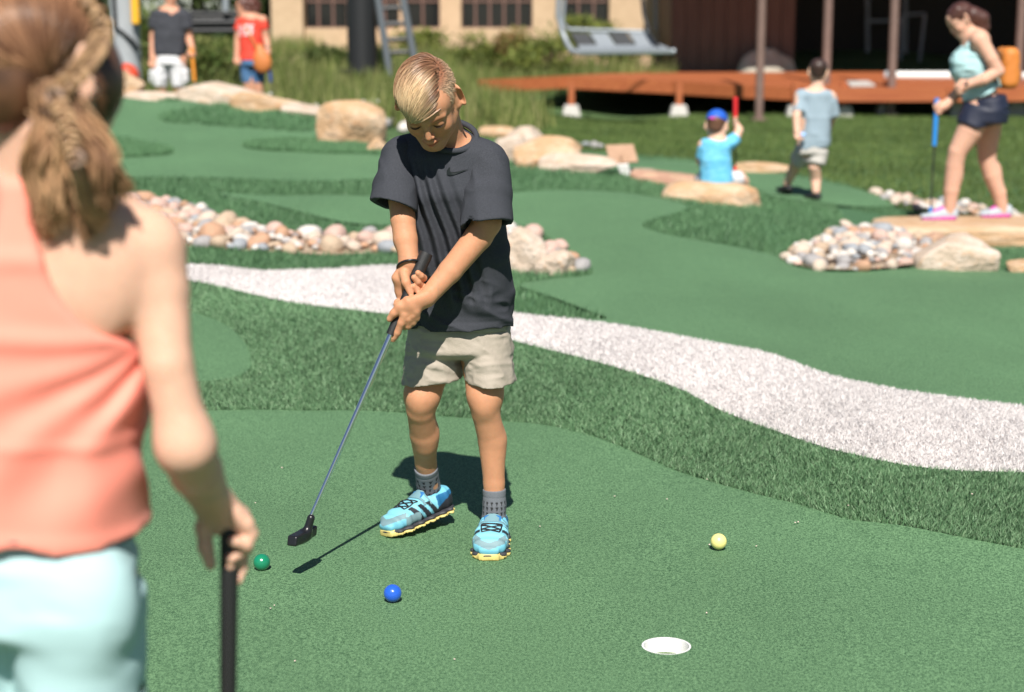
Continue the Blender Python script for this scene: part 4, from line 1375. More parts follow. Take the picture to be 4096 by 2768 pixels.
# ================================================================== the girl with the braid
M['skin_girl'] = skin_mat('skin_fair', (.66, .395, .285))
M['coral'] = mat('coral_jersey', (.99, .32, .24), .75, spec=.3, sheen=.1, bump=(700, .1, .001), trans=.12)
M['aqua'] = mat('aqua_cotton', (.40, .585, .60), .8, spec=.25, bump=(300, .12, .002))
M['navy_trim'] = mat('navy_trim', (.02, .03, .06), .8)
M['hair_brown'] = mat('hair_brown', (1, 1, 1), .36, spec=.55, tint=True)
def build_girl():
    Y = 2.0
    root = empty('person', (Q(120, 2300, Y).x, Y, .014))
    tag(root, 'girl in coral racerback top and aqua shorts with braided hair', 'person')
    q = lambda u, v, dy=0.0: Q(u, v, Y + dy)
    HC = q(158, 318, .01)
    HX = frame(HC, yaw=math.radians(152), pitch=math.radians(8), roll=math.radians(6), scale=1.0)
    b = SDF()
    b.cone(q(140, 820, .0), q(160, 500, -.018), .052, .050, k=.03)
    b.loft([(q(110, 880, .02), .12, .06), (q(100, 1150, .02), .128, .078), (q(95, 1500, .03), .115, .078), (q(95, 1900, .03), .108, .075), (q(95, 2250, .03), .125, .09)], xdir=(1, .06, 0), k=.04)
    b.cone(q(120, 860, .02), q(575, 985, .02), .050, .042, k=.04)
    b.cone(q(120, 850, .02), q(-400, 940, .02), .056, .050, k=.04)
    b.ell(q(330, 1100, -.03), (.065, .03, .085), k=.03)                    # shoulder blade
    head_sdf(b, HX)
    # right arm, down and forward to the club
    b.chain([q(600, 1020, .02), q(636, 1160, .01), q(668, 1450, -.01), q(742, 1780, -.01)], [.036, .0315, .0265, .0265], k=.025)
    b.chain([q(742, 1780, -.01), q(785, 1885, .035), q(850, 2010, .12)], [.0265, .0275, .0195], k=.03)
    # left arm hangs outside the frame
    b.chain([q(-420, 960, .02), q(-480, 1500, .03), q(-470, 1800, .05), q(-430, 2250, .15)], [.045, .036, .032, .022], k=.03)
    HB = q(905, 2095, .135)
    b.eseg(q(850, 2005, 0.120), q(925, 2085, 0.140), (.021, .016), (.028, .017), (1, 0, 0.530), k=.015)
    b.chain([q(935, 2050, 0.125), q(985, 2095, 0.130), q(1004, 2135, 0.135), q(985, 2180, 0.130), q(935, 2165, 0.118)], [.012, .0100, .0092, .0085, .0075], k=.004)
    b.chain([q(940, 2075, 0.130), q(985, 2140, 0.145), q(985, 2195, 0.145), q(925, 2232, 0.125)], [.0105, .0096, .0088, .0076], k=.003)
    b.chain([q(940, 2090, 0.145), q(975, 2180, 0.160), q(965, 2240, 0.155), q(920, 2262, 0.130)], [.0105, .0094, .0086, .0074], k=.003)
    b.chain([q(940, 2100, 0.150), q(972, 2200, 0.165), q(968, 2270, 0.155), q(950, 2322, 0.145)], [.0096, .0088, .0080, .0070], k=.003)
    b.chain([q(850, 2020, 0.120), q(815, 2110, 0.130), q(822, 2190, 0.130), q(842, 2258, 0.130)], [.014, .011, .0095, .0078], k=.006)
    # legs
    for sx, kx, dy in ((1, 290, .0), (-1, -110, .05)):
        hip = q(kx, 2350, .03 + dy * .3)
        kn = Vector((hip.x, Y + .02 + dy * 2.2, .40))
        an = Vector((hip.x, Y + .05 + dy * 1.2, .09))
        b.chain([hip, kn, Vector((kn.x, kn.y + .02, .28)), an], [.070, .048, .045, .029], k=.03)
        b.eseg(an + Vector((0, .03, -.045)), an + Vector((0, .15, -.055)), (.032, .025), (.034, .016), k=.02)
    lo, hi = v3(HB) - [.07, .1, .12], v3(HB) + [.06, .08, .06]
    sculpt('body', b, .0062, M['skin_girl'], root, fine=[(v3(HC) - .15, v3(HC) + .15, .004), (lo, hi, .003)], tintfn=lambda V: np.ones((len(V), 3)))
    # ---- racerback top: loose body with the arm openings cut out
    s = SDF()
    s.loft([(q(75, 740, .02), .085, .085), (q(85, 1000, .02), .135, .098), (q(92, 1300, .02), .142, .102), (q(95, 1700, .02), .146, .098), (q(100, 2080, .03), .146, .108), (q(100, 2400, .03), .148, .112)], xdir=(1, .06, 0), k=.04, cap=.03, pw=2.3)
    for sx in (1, -1):                                  # deep arm openings leave a strap down the spine
        ox = .088 * 1.0
        for (u_, v_, r_) in ((330, 760, .055), (345, 850, .058), (400, 950, .066), (440, 1050, .068), (500, 1140, .062), (600, 1235, .040), (720, 1240, .060)):
            uu = u_ if sx == 1 else 110 - u_
            a_ = q(uu, v_, -.14); b_ = q(uu, v_, .17)
            s.cone(a_, b_, r_, r_, k=.012, mode='sub')
    s.ell(q(95, 690, .03), (.062, .075, .055), k=.01, mode='sub')
    hz = q(300, 2262, -.06).z
    s.cut((0, 0, hz), (-.035, 0, -1), (-1.2, 1.6, hz - .3), (0, 2.5, hz + .05))
    s.eseg(q(100, 2215, .025), q(100, 2500, .03), (.136, .095), (.140, .104), (1, .06, 0), k=.002, mode='sub', pw=2.3)
    o = v3(q(560, 1340, 0))
    def fold(P):
        x, z = P[..., 0] - o[0], P[..., 2] - o[2]
        low = np.clip((-z + .02) / .12, 0, 1)
        # folds fan out from the armpit towards the spine and hem
        r = np.sqrt(x * x + z * z) + 1e-4
        an = np.arctan2(-z, -x + .02)
        fan = np.clip(r / .09, 0, 1) * np.exp(-((an - .95) / .75) ** 2)
        f = .0050 * fan * np.sin(an * 15 + 5 * vnoise(P, 5, 2) + 1.2)
        f += .0035 * low * vnoise(P * [1.6, 1.6, .55], 11, 4)
        f += .004 * np.clip(x + .2, 0, .2) / .2 * low * np.sin((x * .5 - z) * 60 + 4 * vnoise(P, 6, 7))
        f += .0032 * low * np.sin(x * 95 + z * 22 + 3 * vnoise(P, 7, 12)) * (.5 + .5 * vnoise(P, 6, 13))
        return f
    s.disp(fold, (-1.2, 1.6, hz - .05), (0, 2.4, 1.3))
    top = sculpt('tank_top', s, .005, M['coral'], root, smooth=2)
    # ---- shorts
    p = SDF()
    p.loft([(q(90, 2060, .035), .122, .085), (q(92, 2220, .03), .134, .100), (q(92, 2420, .03), .137, .108)], xdir=(1, .06, 0), k=.03, cap=.03, pw=2.3)
    for kx, dy in ((330, 0.0), (-130, .05)):
        hip = q(kx, 2380, .02 + dy * .4)
        p.ell(q(kx - 20, 2420, -.035 + dy * .5), (.072, .055, .085), k=.03)
        lo_ = Vector((hip.x + .002, hip.y + dy * .9, .44))
        p.loft([(hip - Vector((.006, 0, 0)), .080, .105), (lo_ - Vector((.006, 0, 0)), .074, .092)], k=.02, cap=.02)
        p.cone(Vector((lo_.x, lo_.y, lo_.z - .05)), Vector((lo_.x, lo_.y, lo_.z + .08)), .074, .070, k=.004, mode='sub')
    p.cut((0, 0, .47), (0, 0, -1), (-1.2, 1.6, .2), (0, 2.6, .52))
    def sfold(P):
        st = P * np.array([.7, .7, 1.3]) + P[..., :1] * np.array([0, 0, .5])
        return .0035 * (np.abs(vnoise(st, 15, 41)) ** .8 - .35) + .002 * (np.abs(vnoise(st, 26, 43)) - .3)
    p.disp(sfold, (-1.2, 1.6, .3), (0, 2.6, .8))
    sculpt('shorts', p, .005, M['aqua'], root, smooth=2)
    # dark waistband edge under the hem
    band = [q(92, 2062, .03) + Vector((.134 * math.cos(a), .104 * math.sin(a), .018 * math.cos(a) * -1)) for a in np.linspace(0, 2 * math.pi, 41)]
    keep(MB().tube(band, .008, 6, caps=False).build('waistband', M['navy_trim'], None, True), root)
    # ---- hair
    def toW(P):
        return P @ np.array(HX.to_3x3()).T + np.array(HX.translation)
    h = SDF(); h.X = HX
    h.ell((0, .016, .036), (.0755, .0945, .0765), k=0)
    h.ell((0, .060, -.02), (.052, .042, .050), k=.03)
    h.box((0, -.115, -.06), (.2, .080, .095), R=Matrix.Rotation(-.30, 3, 'X'), rd=.01, k=.006, mode='sub')
    h.box((0, -.045, -.115), (.2, .075, .085), rd=.02, k=.006, mode='sub')
    for q_ in (-1, 1):
        h.ell((q_ * .055, -.035, .0), (.026, .040, .055), k=.01)  # side hair added further forward to darken a cheek that lit too brightly
        h.ell((q_ * .084, .016, .0), (.022, .024, .036), k=.004, mode='sub')
    hairc = lambda V: np.array((.10, .045, .022)) * (.8 + .4 * vnoise(V, 60, 3))[:, None]
    hp = sculpt('hair', h, .0035, M['hair_brown'], root, tintfn=hairc)
    G = np.array(HX.inverted() @ q(214, 392, -.095))               # where the hair is gathered
    N = 2600
    E, R_ = np.array((0, .016, .036)), np.array((.0775, .0965, .0785))
    d = rng.normal(size=(N * 2, 3))
    d /= np.linalg.norm(d, axis=1, keepdims=True)
    ok = (d[:, 1] > -.62 - .2 * d[:, 2]) & (d[:, 2] > -.35)
    d = d[ok][:N]
    N = len(d)
    g = (G - E) / R_
    g /= np.linalg.norm(g)
    K = 14
    t = np.linspace(0, 1, K)
    om = np.arccos(np.clip(d @ g, -1, 1))[:, None, None]
    so = np.sin(om) + 1e-6
    path = (np.sin((1 - t)[None, :, None] * om) * d[:, None] + np.sin(t[None, :, None] * om) * g) / so
    lift = 1.012 + .03 * rng.random(N)[:, None, None] + .02 * np.sin(t * np.pi)[None, :, None]
    path = E + path * R_ * lift
    cl = vnoise(d, 5, 11)[:, None, None]
    c0, c1 = np.array((.10, .042, .020)), np.array((.52, .275, .145))
    mixv = np.clip(.26 + .7 * cl + .5 * (rng.random(N)[:, None, None] - .5), 0, 1)
    cols = np.broadcast_to(c0 * (1 - mixv) + c1 * mixv, (N, K, 3))
    st = strands('hair_strands', toW(path), .0014, .0010, M['hair_brown'], up_child(hp), cols)
    # tail: wavy locks falling behind the right shoulder
    N = 1900
    Gw = np.array(q(222, 400, -.100))
    K = 22
    t = np.linspace(0, 1, K)
    grp = rng.integers(0, 14, N)
    ends = np.array([tuple(q(u_, v_, d_ * .52)) for u_, v_, d_ in [(120, 780, -.13), (160, 880, -.125), (205, 950, -.12), (222, 900, -.13), (215, 860, -.14), (345, 870, -.13), (382, 935, -.12), (392, 890, -.125), (455, 780, -.12), (440, 730, -.14), (462, 820, -.15), (190, 820, -.15), (360, 800, -.15), (425, 860, -.115)]])
    eb = ends[grp] + rng.normal(0, .0055, (N, 3))
    st_ = Gw + rng.normal(0, .009, (N, 3))
    mid = np.array(q(270, 600, -.125)) + (eb - np.array(q(290, 840, -.095))) * .75 + rng.normal(0, .007, (N, 3))
    bz = lambda a, m_, e: a[:, None] * ((1 - t) ** 2)[None, :, None] + m_[:, None] * (2 * t * (1 - t))[None, :, None] + e[:, None] * (t ** 2)[None, :, None]
    W = bz(st_, mid, eb)
    ph = grp * 1.7
    W[..., 0] += (.010 * t ** 1.2)[None] * np.sin(t[None] * 7.5 + ph[:, None])
    W[..., 1] += (.008 * t)[None] * np.cos(t[None] * 8 + ph[:, None] * 1.3)
    gc = rng.random(14)[grp][:, None, None]
    mixv = np.clip(-.05 + .85 * gc + .5 * (rng.random(N)[:, None, None] - .4) + .35 * t[None, :, None], 0, 1)
    cols = c0 * (1 - mixv) + np.array((.62, .36, .20)) * mixv
    strands('ponytail', W, .0015, .0009, M['hair_brown'], up_child(hp), cols, taper=lambda t: (.7 + .9 * np.sin(np.pi * np.clip(t * .9 + .05, 0, 1))) * (1 - .75 * t ** 4))
    # braids: three plaits woven along a path
    def braid(name, pts, wdt, turns, rad):
        P = chaikin(np.array([tuple(p_) for p_ in pts]), 3, closed=False)
        n_ = 90
        seg = np.r_[0, np.cumsum(np.linalg.norm(np.diff(P, axis=0), axis=1))]
        tt = np.linspace(0, seg[-1], n_)
        C = np.stack([np.interp(tt, seg, P[:, i]) for i in range(3)], 1)
        tg = np.gradient(C, axis=0); tg /= np.linalg.norm(tg, axis=1, keepdims=True)
        out = C - np.array(HC); out -= tg * (out * tg).sum(1, keepdims=True); out /= np.linalg.norm(out, axis=1, keepdims=True)
        sd = np.cross(tg, out)
        paths, cols = [], []
        for j in range(3):
            ph = 2 * np.pi * (np.linspace(0, turns, n_) + j / 3)
            base = C + sd * (np.sin(ph) * wdt)[:, None] + out * (.5 * wdt * np.sin(2 * ph))[:, None]
            for k_ in range(16):
                a_ = 2 * np.pi * k_ / 16
                rr = rad * (.9 if k_ % 2 else .6)
                paths.append(base + sd * math.cos(a_) * rr + out * math.sin(a_) * rr)
                m_ = rng.random() * .45 + (.15, .45, .6)[j]
                cols.append(c0 * (1 - m_) + np.array((.56, .36, .20)) * m_)
        strands(name, np.array(paths), .0016, .0014, M['hair_brown'], up_child(hp), np.array(cols))
    braid('braid', [q(330, -10, -.070), q(402, 70, -.055), q(412, 150, -.065), q(362, 235, -.095), q(292, 310, -.116), q(222, 380, -.124)], .0080, 4.0, .0046)
    braid('braid', [q(228, 400, -.128), q(262, 470, -.142), q(275, 540, -.148), q(305, 640, -.146)], .0066, 3.2, .0038)
    M['elastic'] = mat('clear_elastic', (.30, .20, .15), .3)
    for u_, v_, dy in ((218, 384, -.128), (304, 636, -.150)):
        c = q(u_, v_, dy)
        keep(MB().tube([c + Vector((.009 * math.cos(a), -.004 * math.cos(a), .007 * math.sin(a))) for a in np.linspace(0, 2 * math.pi, 17)], .0032, 6, caps=False).build('hair_elastic', M['elastic'], None, True), up_child(hp))
    # ---- her putter
    tp = q(918, 2078, .135)
    bt = Vector((tp.x - .028, tp.y + .015, .03))
    pr = empty('putter', (bt.x, bt.y, .014))
    tag(pr, 'black putter held upright by the girl in coral', 'putter')
    ax = (bt - tp).normalized()
    keep(MB().tube([tp, tp + ax * .01, tp + ax * .34], [.0115, .0125, .0105], 16).build('grip', M['black_rubber'], None, True), pr)
    keep(MB().tube([tp + ax * .33, bt], [.006, .005], 10).build('shaft', M['chrome'], None, True), pr)
    hd = SDF()
    hd.cone(bt + Vector((0, 0, .05)), bt, .010, .011)
    hd.box(bt + Vector((.0, .02, -.002)), (.0135, .052, .0125), rd=.004)
    sculpt('club_head', hd, .003, M['black_plastic'], pr)
build_girl()
# ================================================================== rocks
def rock_mesh(name, seed, facets=16, sub=3, flat=.12, rough=.05, pw=2.0):
    r_ = np.random.default_rng(seed)
    bm = bmesh.new()
    bmesh.ops.create_icosphere(bm, subdivisions=sub, radius=1)
    P = np.array([v.co[:] for v in bm.verts])
    F = np.array([[v.index for v in f.verts] for f in bm.faces], np.int32)
    bm.free()
    if pw != 2.0:
        P = P / ((np.abs(P) ** pw).sum(1) ** (1 / pw))[:, None]
    nrm = r_.normal(size=(facets, 3))
    nrm /= np.linalg.norm(nrm, axis=1, keepdims=True)
    d = r_.uniform(1 - flat * 2.2, 1.0, facets) * (P @ nrm.T).max(0)
    dots = P @ nrm.T
    lim = np.where(dots > .05, d / np.maximum(dots, .05), 9).min(1)
    P = P * np.minimum(1, lim)[:, None]
    P = P * (1 + rough * vnoise(P, 2.2, seed) + rough * .5 * vnoise(P, 5.1, seed + 1))[:, None]
    return np_mesh(name, P, F)
PEB = [rock_mesh('river_rock', 100 + i, 10, 2, .07, .07) for i in range(10)]
PCOL = [('cream', (.66, .54, .44)), ('pale pink', (.64, .44, .37)), ('grey', (.40, .38, .38)), ('rust brown', (.56, .33, .21)), ('off-white', (.70, .65, .60)), ('tan', (.56, .42, .30)), ('blue grey', (.36, .38, .41))]
PMAT = [mat('river_rock_' + c.replace(' ', '_'), tuple(x * .80 for x in v), .75, noise=(2.2, tuple(x * .55 for x in v), .5, .8), bump=(5, .3, .05)) for c, v in PCOL]
def sandstone(name, a, b, c):
    return mat(name, a, .85, noise=(1.6, b, .42, .62), noise2=(2.9, c, .55, .75), bump=(3, .45, .1))
M['stone_pale'] = sandstone('sandstone_pale', (.47, .37, .29), (.56, .47, .40), (.44, .27, .15))
M['stone_warm'] = sandstone('sandstone_warm', (.45, .285, .16), (.54, .40, .28), (.40, .20, .085))
M['stone_red'] = sandstone('sandstone_red', (.36, .20, .14), (.46, .30, .21), (.55, .38, .22))
def pebbles(poly, n_, rmin, rmax, hump, label, group, seed, flatten=.75, hide=False):
    r_ = np.random.default_rng(seed)
    lo, hi = poly.min(0), poly.max(0)
    placed = []
    cen = poly.mean(0)
    tries = 0
    while len(placed) < n_ and tries < 9000:
        tries += 1
        p = r_.uniform(lo, hi)
        if not inside(poly, np.array([p[0]]), np.array([p[1]]))[0] or abs(p[0]) > .34 * p[1]:
            continue
        d_ = p[1] * CP + (CAM_H - .1) * SP
        u_ = 2048 + p[0] / d_ * FPX
        if hide and (u_ < 430 or 1660 < u_ < 2010):
            continue
        r = rmin + (rmax - rmin) * r_.random() ** 2 * (1 - .6 * len(placed) / n_)
        if any((p[0] - a) ** 2 + (p[1] - b) ** 2 < ((r + c) * .74) ** 2 for a, b, c in placed):
            continue
        placed.append((p[0], p[1], r))
    for x, y, r in placed:
        # rocks heap up away from the edge of their bed
        e = np.sqrt(((poly - [x, y]) ** 2).sum(1)).min()
        o = link('river_rock', PEB[r_.integers(len(PEB))])
        ci = int(r_.choice(len(PCOL), p=[.24, .18, .12, .10, .20, .10, .06]))
        if not o.data.materials:
            o.data.materials.append(None)
        o.material_slots[0].link = 'OBJECT'
        o.material_slots[0].material = PMAT[ci]
        o.location = (x, y, T(x, y)[0] + .012 + hump * min(e / .35, 1) + r * .35)
        o.scale = (r * r_.uniform(.9, 1.35), r * r_.uniform(.8, 1.1), r * r_.uniform(.6, .9) * flatten / .75)
        o.rotation_euler = (r_.uniform(-.4, .4), r_.uniform(-.4, .4), r_.uniform(0, 6.28))
        tag(o, ('large ' if r > .6 * rmax + .4 * rmin else 'small ' if r < rmin * 1.12 else '') + PCOL[ci][0] + ' ' + label, 'rock', group)
pebbles(OUT['bed'], 125, .040, .095, .02, 'river rock in the stone bed above the white turf band', 'river rocks in the bed', 1, hide=True)
PILE = outline([(3120, 1050), (3180, 1010), (3260, 975), (3340, 940), (3420, 920), (3520, 925), (3620, 945), (3700, 985), (3720, 1050), (3620, 1082), (3480, 1096), (3340, 1098), (3220, 1085)], 1)
pebbles(PILE, 130, .034, .065, .07, 'river rock heaped against the sandstone footbridge block', 'river rocks by the footbridge', 2)
STRIP = outline([(3470, 760), (3560, 785), (3680, 805), (3800, 815), (3950, 835), (4096, 870), (4300, 900), (4300, 935), (4096, 915), (3960, 880), (3800, 862), (3660, 842), (3540, 815)], 1)
pebbles(STRIP, 42, .04, .065, .0, 'river rock in the row between lawn and footbridge slab', 'river rocks along the lawn edge', 3)
pebbles(outline([(1480, 470), (1560, 478), (1640, 492), (1640, 530), (1540, 525), (1480, 500)], 1), 9, .06, .11, .0, 'river rock behind the largest sandstone block', 'river rocks behind the block', 4)
pebbles(outline([(2170, 588), (2300, 586), (2420, 592), (2420, 606), (2300, 608), (2180, 606)], 1), 8, .05, .085, 0, 'flat rock edging the lawn near the sign', 'edging rocks near the sign', 5)
def boulder(u, v, wd, ht, dp, m, label, seed, Y=None, rz=0.0, pw=3.0, sub=4, tilt=0.0, sink=.25, group=None):
    """u: centre, v: foot, wd/ht in photograph pixels, dp: depth / width"""
    p = spot(u, v) if Y is None else Q(u, v, Y)
    s_ = p.y / FPX / .98
    W, H = wd * s_, ht * s_
    o = link('boulder', rock_mesh('boulder', seed, 13, sub, .21, .035, pw), None, m)
    o.scale = (W / 2 * 1.08, W / 2 * dp, H / 2 * (1 + sink) * 1.1)
    o.location = (p.x, p.y + W / 2 * dp * .8, p.z + H / 2 * (1 - sink))
    o.rotation_euler = (0, tilt, rz)
    tag(o, label, 'rock', group)
    return o
boulder(490, 378, 150, 85, .6, M['stone_warm'], 'rusty orange rounded boulder at the foot of the grey lift tower', 201, Y=17.6)
boulder(640, 412, 300, 48, .3, M['stone_pale'], 'long low pale sandstone in front of the man in white shorts', 202, tilt=.06, Y=17.5)
boulder(880, 436, 340, 104, .4, M['stone_pale'], 'peaked pale sandstone between the two standing adults', 203, tilt=.04, Y=17.4)
boulder(1060, 450, 270, 74, .4, M['stone_warm'], 'orange sandstone slab at the feet of the woman in red', 204, tilt=.05, Y=17.2)
boulder(1250, 488, 300, 62, .4, M['stone_pale'], 'flat pale sandstone slab beside the wild grass', 205, tilt=.08, Y=16.9)
boulder(1400, 585, 250, 165, .5, M['stone_warm'], 'tall blocky sandstone with orange flank at the turf corner', 206, pw=4)
boulder(1500, 618, 90, 60, .7, M['stone_warm'], 'small orange stone behind the right sleeve of the boy in grey', 207)
boulder(1520, 480, 70, 50, .8, M['stone_pale'], 'small round pale boulder by the wild grass', 208)
boulder(1985, 555, 130, 45, .5, M['stone_warm'], 'flat orange sandstone step at the lawn edge', 209, pw=4)
boulder(2090, 615, 200, 100, .5, M['stone_pale'], 'pale sandstone block stacked above the spotted stone', 210, pw=4)
boulder(2050, 650, 130, 110, .5, M['stone_pale'], 'pale upright sandstone by the left shoulder of the boy in grey', 211)
boulder(2190, 676, 250, 120, .45, M['stone_warm'], 'low sandstone with a rusty orange spot', 212)
boulder(2315, 694, 290, 70, .35, M['stone_pale'], 'long pale sandstone ending beside the wooden sign', 213, tilt=.05)
boulder(2690, 748, 300, 62, .4, M['stone_red'], 'flat reddish sandstone slab leading to the seated child', 214, tilt=.07, pw=3.5)
SEAT = boulder(2880, 815, 420, 150, .42, M['stone_warm'], 'broad tan sandstone boulder under the seated child', 215, tilt=.06, pw=3.5, Y=12.4, sink=.5)
SEAT.location.z = Q(2870, 742, 12.55).z + .012 - SEAT.scale.z * .9
boulder(2560, 712, 180, 34, .4, M['stone_pale'], 'thin pale sandstone edge before the reddish slab', 216)
boulder(3060, 697, 220, 42, .35, M['stone_warm'], 'low pointed sandstone at the foot of the child in grey', 217, tilt=.08)
boulder(2095, 1098, 240, 175, .55, M['stone_pale'], 'large rounded pale boulder in the river rock bed', 218, pw=2.4)
boulder(2215, 1102, 170, 100, .55, M['stone_pale'], 'pinkish sloping stone beside the large rounded boulder', 219, pw=2.4, tilt=.2)
# footbridge: a slab on a block
SLAB = boulder(3900, 925, 820, 62, .62, M['stone_warm'], 'wide flat sandstone footbridge slab under the woman in navy shorts', 220, pw=7, sink=.05, tilt=.0)
SLAB.data = rock_mesh('boulder', 220, 8, 4, .03, .02, 7)
SLAB.data.materials.append(M['stone_warm'])
SLAB.scale.z = .10
SLAB.location = (Q(3930, 900, 12.2).x, 12.2, .022 - .094)
SLAB.scale.x, SLAB.scale.y = .74, .40
boulder(3835, 1094, 310, 150, .5, M['stone_pale'], 'massive pale sandstone block carrying the footbridge slab', 221, pw=4.5)
boulder(3720, 1005, 130, 70, .6, M['stone_red'], 'small rusty red stone wedged beside the massive block', 222)
boulder(4080, 1015, 260, 75, .5, M['stone_red'], 'brown sandstone beam beneath the footbridge slab', 223, pw=7, sink=.0, Y=11.9)
boulder(4120, 1098, 160, 55, .6, M['stone_warm'], 'low brown stone under the dark gap of the footbridge', 224)
def gravel(key, poly, n_, r0, r1, hump, label):
    r_ = np.random.default_rng(n_)
    base = []
    for i in range(5):
        m_ = rock_mesh('g', 500 + i, 8, 1, .1, .1)
        base.append((np.array([v.co[:] for v in m_.vertices]), np.array([p.vertices[:] for p in m_.polygons], np.int32)))
        bpy.data.meshes.remove(m_)
    lo, hi = poly.min(0), poly.max(0)
    P = r_.uniform(lo, hi, (n_ * 8, 2))
    P = P[inside(poly, P[:, 0], P[:, 1]) & (np.abs(P[:, 0]) < .34 * P[:, 1])][:n_]
    e = np.sqrt(((poly[None] - P[:, None]) ** 2).sum(-1)).min(1)
    z = T(P[:, 0], P[:, 1]) + .02 + hump * np.minimum(e / .35, 1)
    parts, cols = [], []
    cc = np.array([c for _, c in PCOL])
    for (x, y), zz in zip(P, z):
        V, F = base[r_.integers(5)]
        r = r_.uniform(r0, r1)
        a = r_.uniform(0, 6.28)
        R = np.array([[math.cos(a), -math.sin(a), 0], [math.sin(a), math.cos(a), 0], [0, 0, 1]])
        parts.append(((V * [r * 1.3, r, r * .7]) @ R.T + [x, y, zz + r * .3], F))
        cols.append(np.tile(cc[r_.integers(len(cc))] * r_.uniform(.55, .9), (len(V), 1)))
    me_ = np_mesh('gravel', *merge(parts))
    color_attr(me_, np.concatenate(cols))
    tag(link('gravel', me_, None, M['gravel']), label, 'gravel', kind='stuff')
M['gravel'] = mat('gravel_stones', (1, 1, 1), .85, tint=True)
gravel('bed', OUT['bed'], 700, .018, .036, .015, 'small gravel filling the river rock bed')
gravel('pile', PILE, 420, .016, .030, .06, 'small gravel between the heaped river rocks')
gravel('strip', STRIP, 200, .015, .03, .0, 'small gravel in the row along the lawn')
# ================================================================== balls and petals on the near green
def ball(u, v, col, label):
    g_ = Gz(u, v, .0147)
    r = .02135
    bm = bmesh.new()
    bmesh.ops.create_icosphere(bm, subdivisions=4, radius=r)
    me_ = bpy.data.meshes.new('golf_ball')
    bm.to_mesh(me_); bm.free()
    me_.polygons.foreach_set('use_smooth', [True] * len(me_.polygons))
    o = link('golf_ball', me_, None, None)
    m = mat('ball_paint', col, .22, spec=.6, coat=.4)
    n, l = m.node_tree.nodes, m.node_tree.links
    vo = n.new('ShaderNodeTexVoronoi'); vo.inputs['Scale'].default_value = 260
    tc = n.new('ShaderNodeTexCoord'); l.new(tc.outputs['Object'], vo.inputs['Vector'])
    bp = n.new('ShaderNodeBump'); bp.inputs['Strength'].default_value = .35; bp.inputs['Distance'].default_value = .0008
    l.new(vo.outputs['Distance'], bp.inputs['Height']); l.new(bp.outputs[0], n['Principled BSDF'].inputs['Normal'])
    me_.materials.append(m)
    o.location = (g_.x, g_.y, .014 + r)
    tag(o, label, 'golf ball')
ball(1048, 2280, (.008, .19, .095), 'dark green golf ball on the near green beside the club head')
ball(1571, 2406, (.018, .10, .56), 'bright blue golf ball on the near green below the trainers')
ball(2874, 2196, (.78, .70, .25), 'pale yellow golf ball on the near green beyond the cup')
M['petal'] = mat('petal', (.72, .55, .50), .8)
pm = rock_mesh('petal', 5, 6, 1, .2, .2)
pm.materials.append(M['petal'])
for i, (u, v) in enumerate([(1022, 2035), (1128, 1893), (1098, 2450), (1083, 2462), (2838, 2204), (2826, 2480), (2458, 2008), (3885, 2031), (1180, 2675), (2160, 2130), (2828, 1940), (3192, 2112), (3180, 2115), (1818, 2668), (3392, 2046), (2668, 2020), (3025, 2210)]):
    p = spot(u, v)
    o = link('petal', pm)
    o.location = (p.x, p.y, p.z + (.018 if i != 7 else .04))
    s_ = .0030 * (1 + .6 * ((i * 37) % 10) / 10)
    o.scale = (s_, s_ * .7, s_ * .4)
    o.rotation_euler = (.2, .1, i)
    tag(o, 'tiny pinkish petal lying on the turf', 'petal', 'petals on the turf')
# ================================================================== behind the course
M['deck'] = mat('deck_stain', (.30, .075, .022), .7, noise=(3, (.38, .115, .035), .4, .65, (.3, 8, 8)), bump=(20, .3, .01, (.2, 6, 6)))
M['concrete'] = mat('concrete', (.42, .40, .37), .9, noise=(12, (.50, .48, .45), .4, .6))
M['dark_metal'] = mat('dark_metal', (.020, .021, .023), .5, metal=.2)
M['grey_paint'] = mat('grey_paint', (.32, .34, .36), .5, noise=(3, (.36, .38, .40), .4, .6))
M['galv'] = mat('galvanised', (.30, .33, .36), .45, metal=.3)
M['brown_post'] = mat('brown_post', (.155, .098, .082), .7, noise=(6, (.185, .118, .098), .4, .6))
M['stucco'] = mat('beige_stucco', (.50, .36, .235), .9, noise=(5, (.45, .32, .205), .4, .65), bump=(60, .3, .01))
M['brown_wall'] = mat('brown_boards', (.115, .062, .044), .8, noise=(4, (.15, .085, .06), .4, .65, (6, 6, .4)))
M['frame'] = mat('window_frame', (.13, .07, .055), .6)
M['glass'] = mat('window_glass', (.010, .011, .012), .08, spec=.5)
M['dirt'] = mat('dirt_path', (.40, .25, .16), .95, noise=(2, (.46, .31, .21), .4, .65), bump=(20, .5, .03))
M['leaf'] = mat('meadow_leaf', (1, 1, 1), .65, spec=.25, tint=True, trans=.25)
M['bark'] = mat('bark', (.07, .05, .038), .95, noise=(8, (.04, .03, .024), .4, .6, (1, 1, .3)))
M['yellow'] = mat('yellow_pad', (.72, .38, .02), .6)
M['redplastic'] = mat('red_plastic', (.62, .07, .03), .55)
M['white_paint'] = mat('white_paint', (.78, .78, .76), .6)
M['sign_back'] = mat('sign_board_back', (.36, .22, .14), .8, noise=(20, (.40, .25, .165), .4, .6))
# ---- dirt path across the slope
OUT['dirt'] = outline([(1000, 262), (1200, 225), (1400, 190), (1600, 195), (1950, 205), (2300, 222), (2690, 236), (2690, 286), (2300, 278), (1950, 240), (1650, 232), (1450, 255), (1150, 285)], 2)
sheet('dirt_path', 'dirt', .012, .6, M['dirt'], 'bare tan dirt path crossing the meadow slope', 'path')
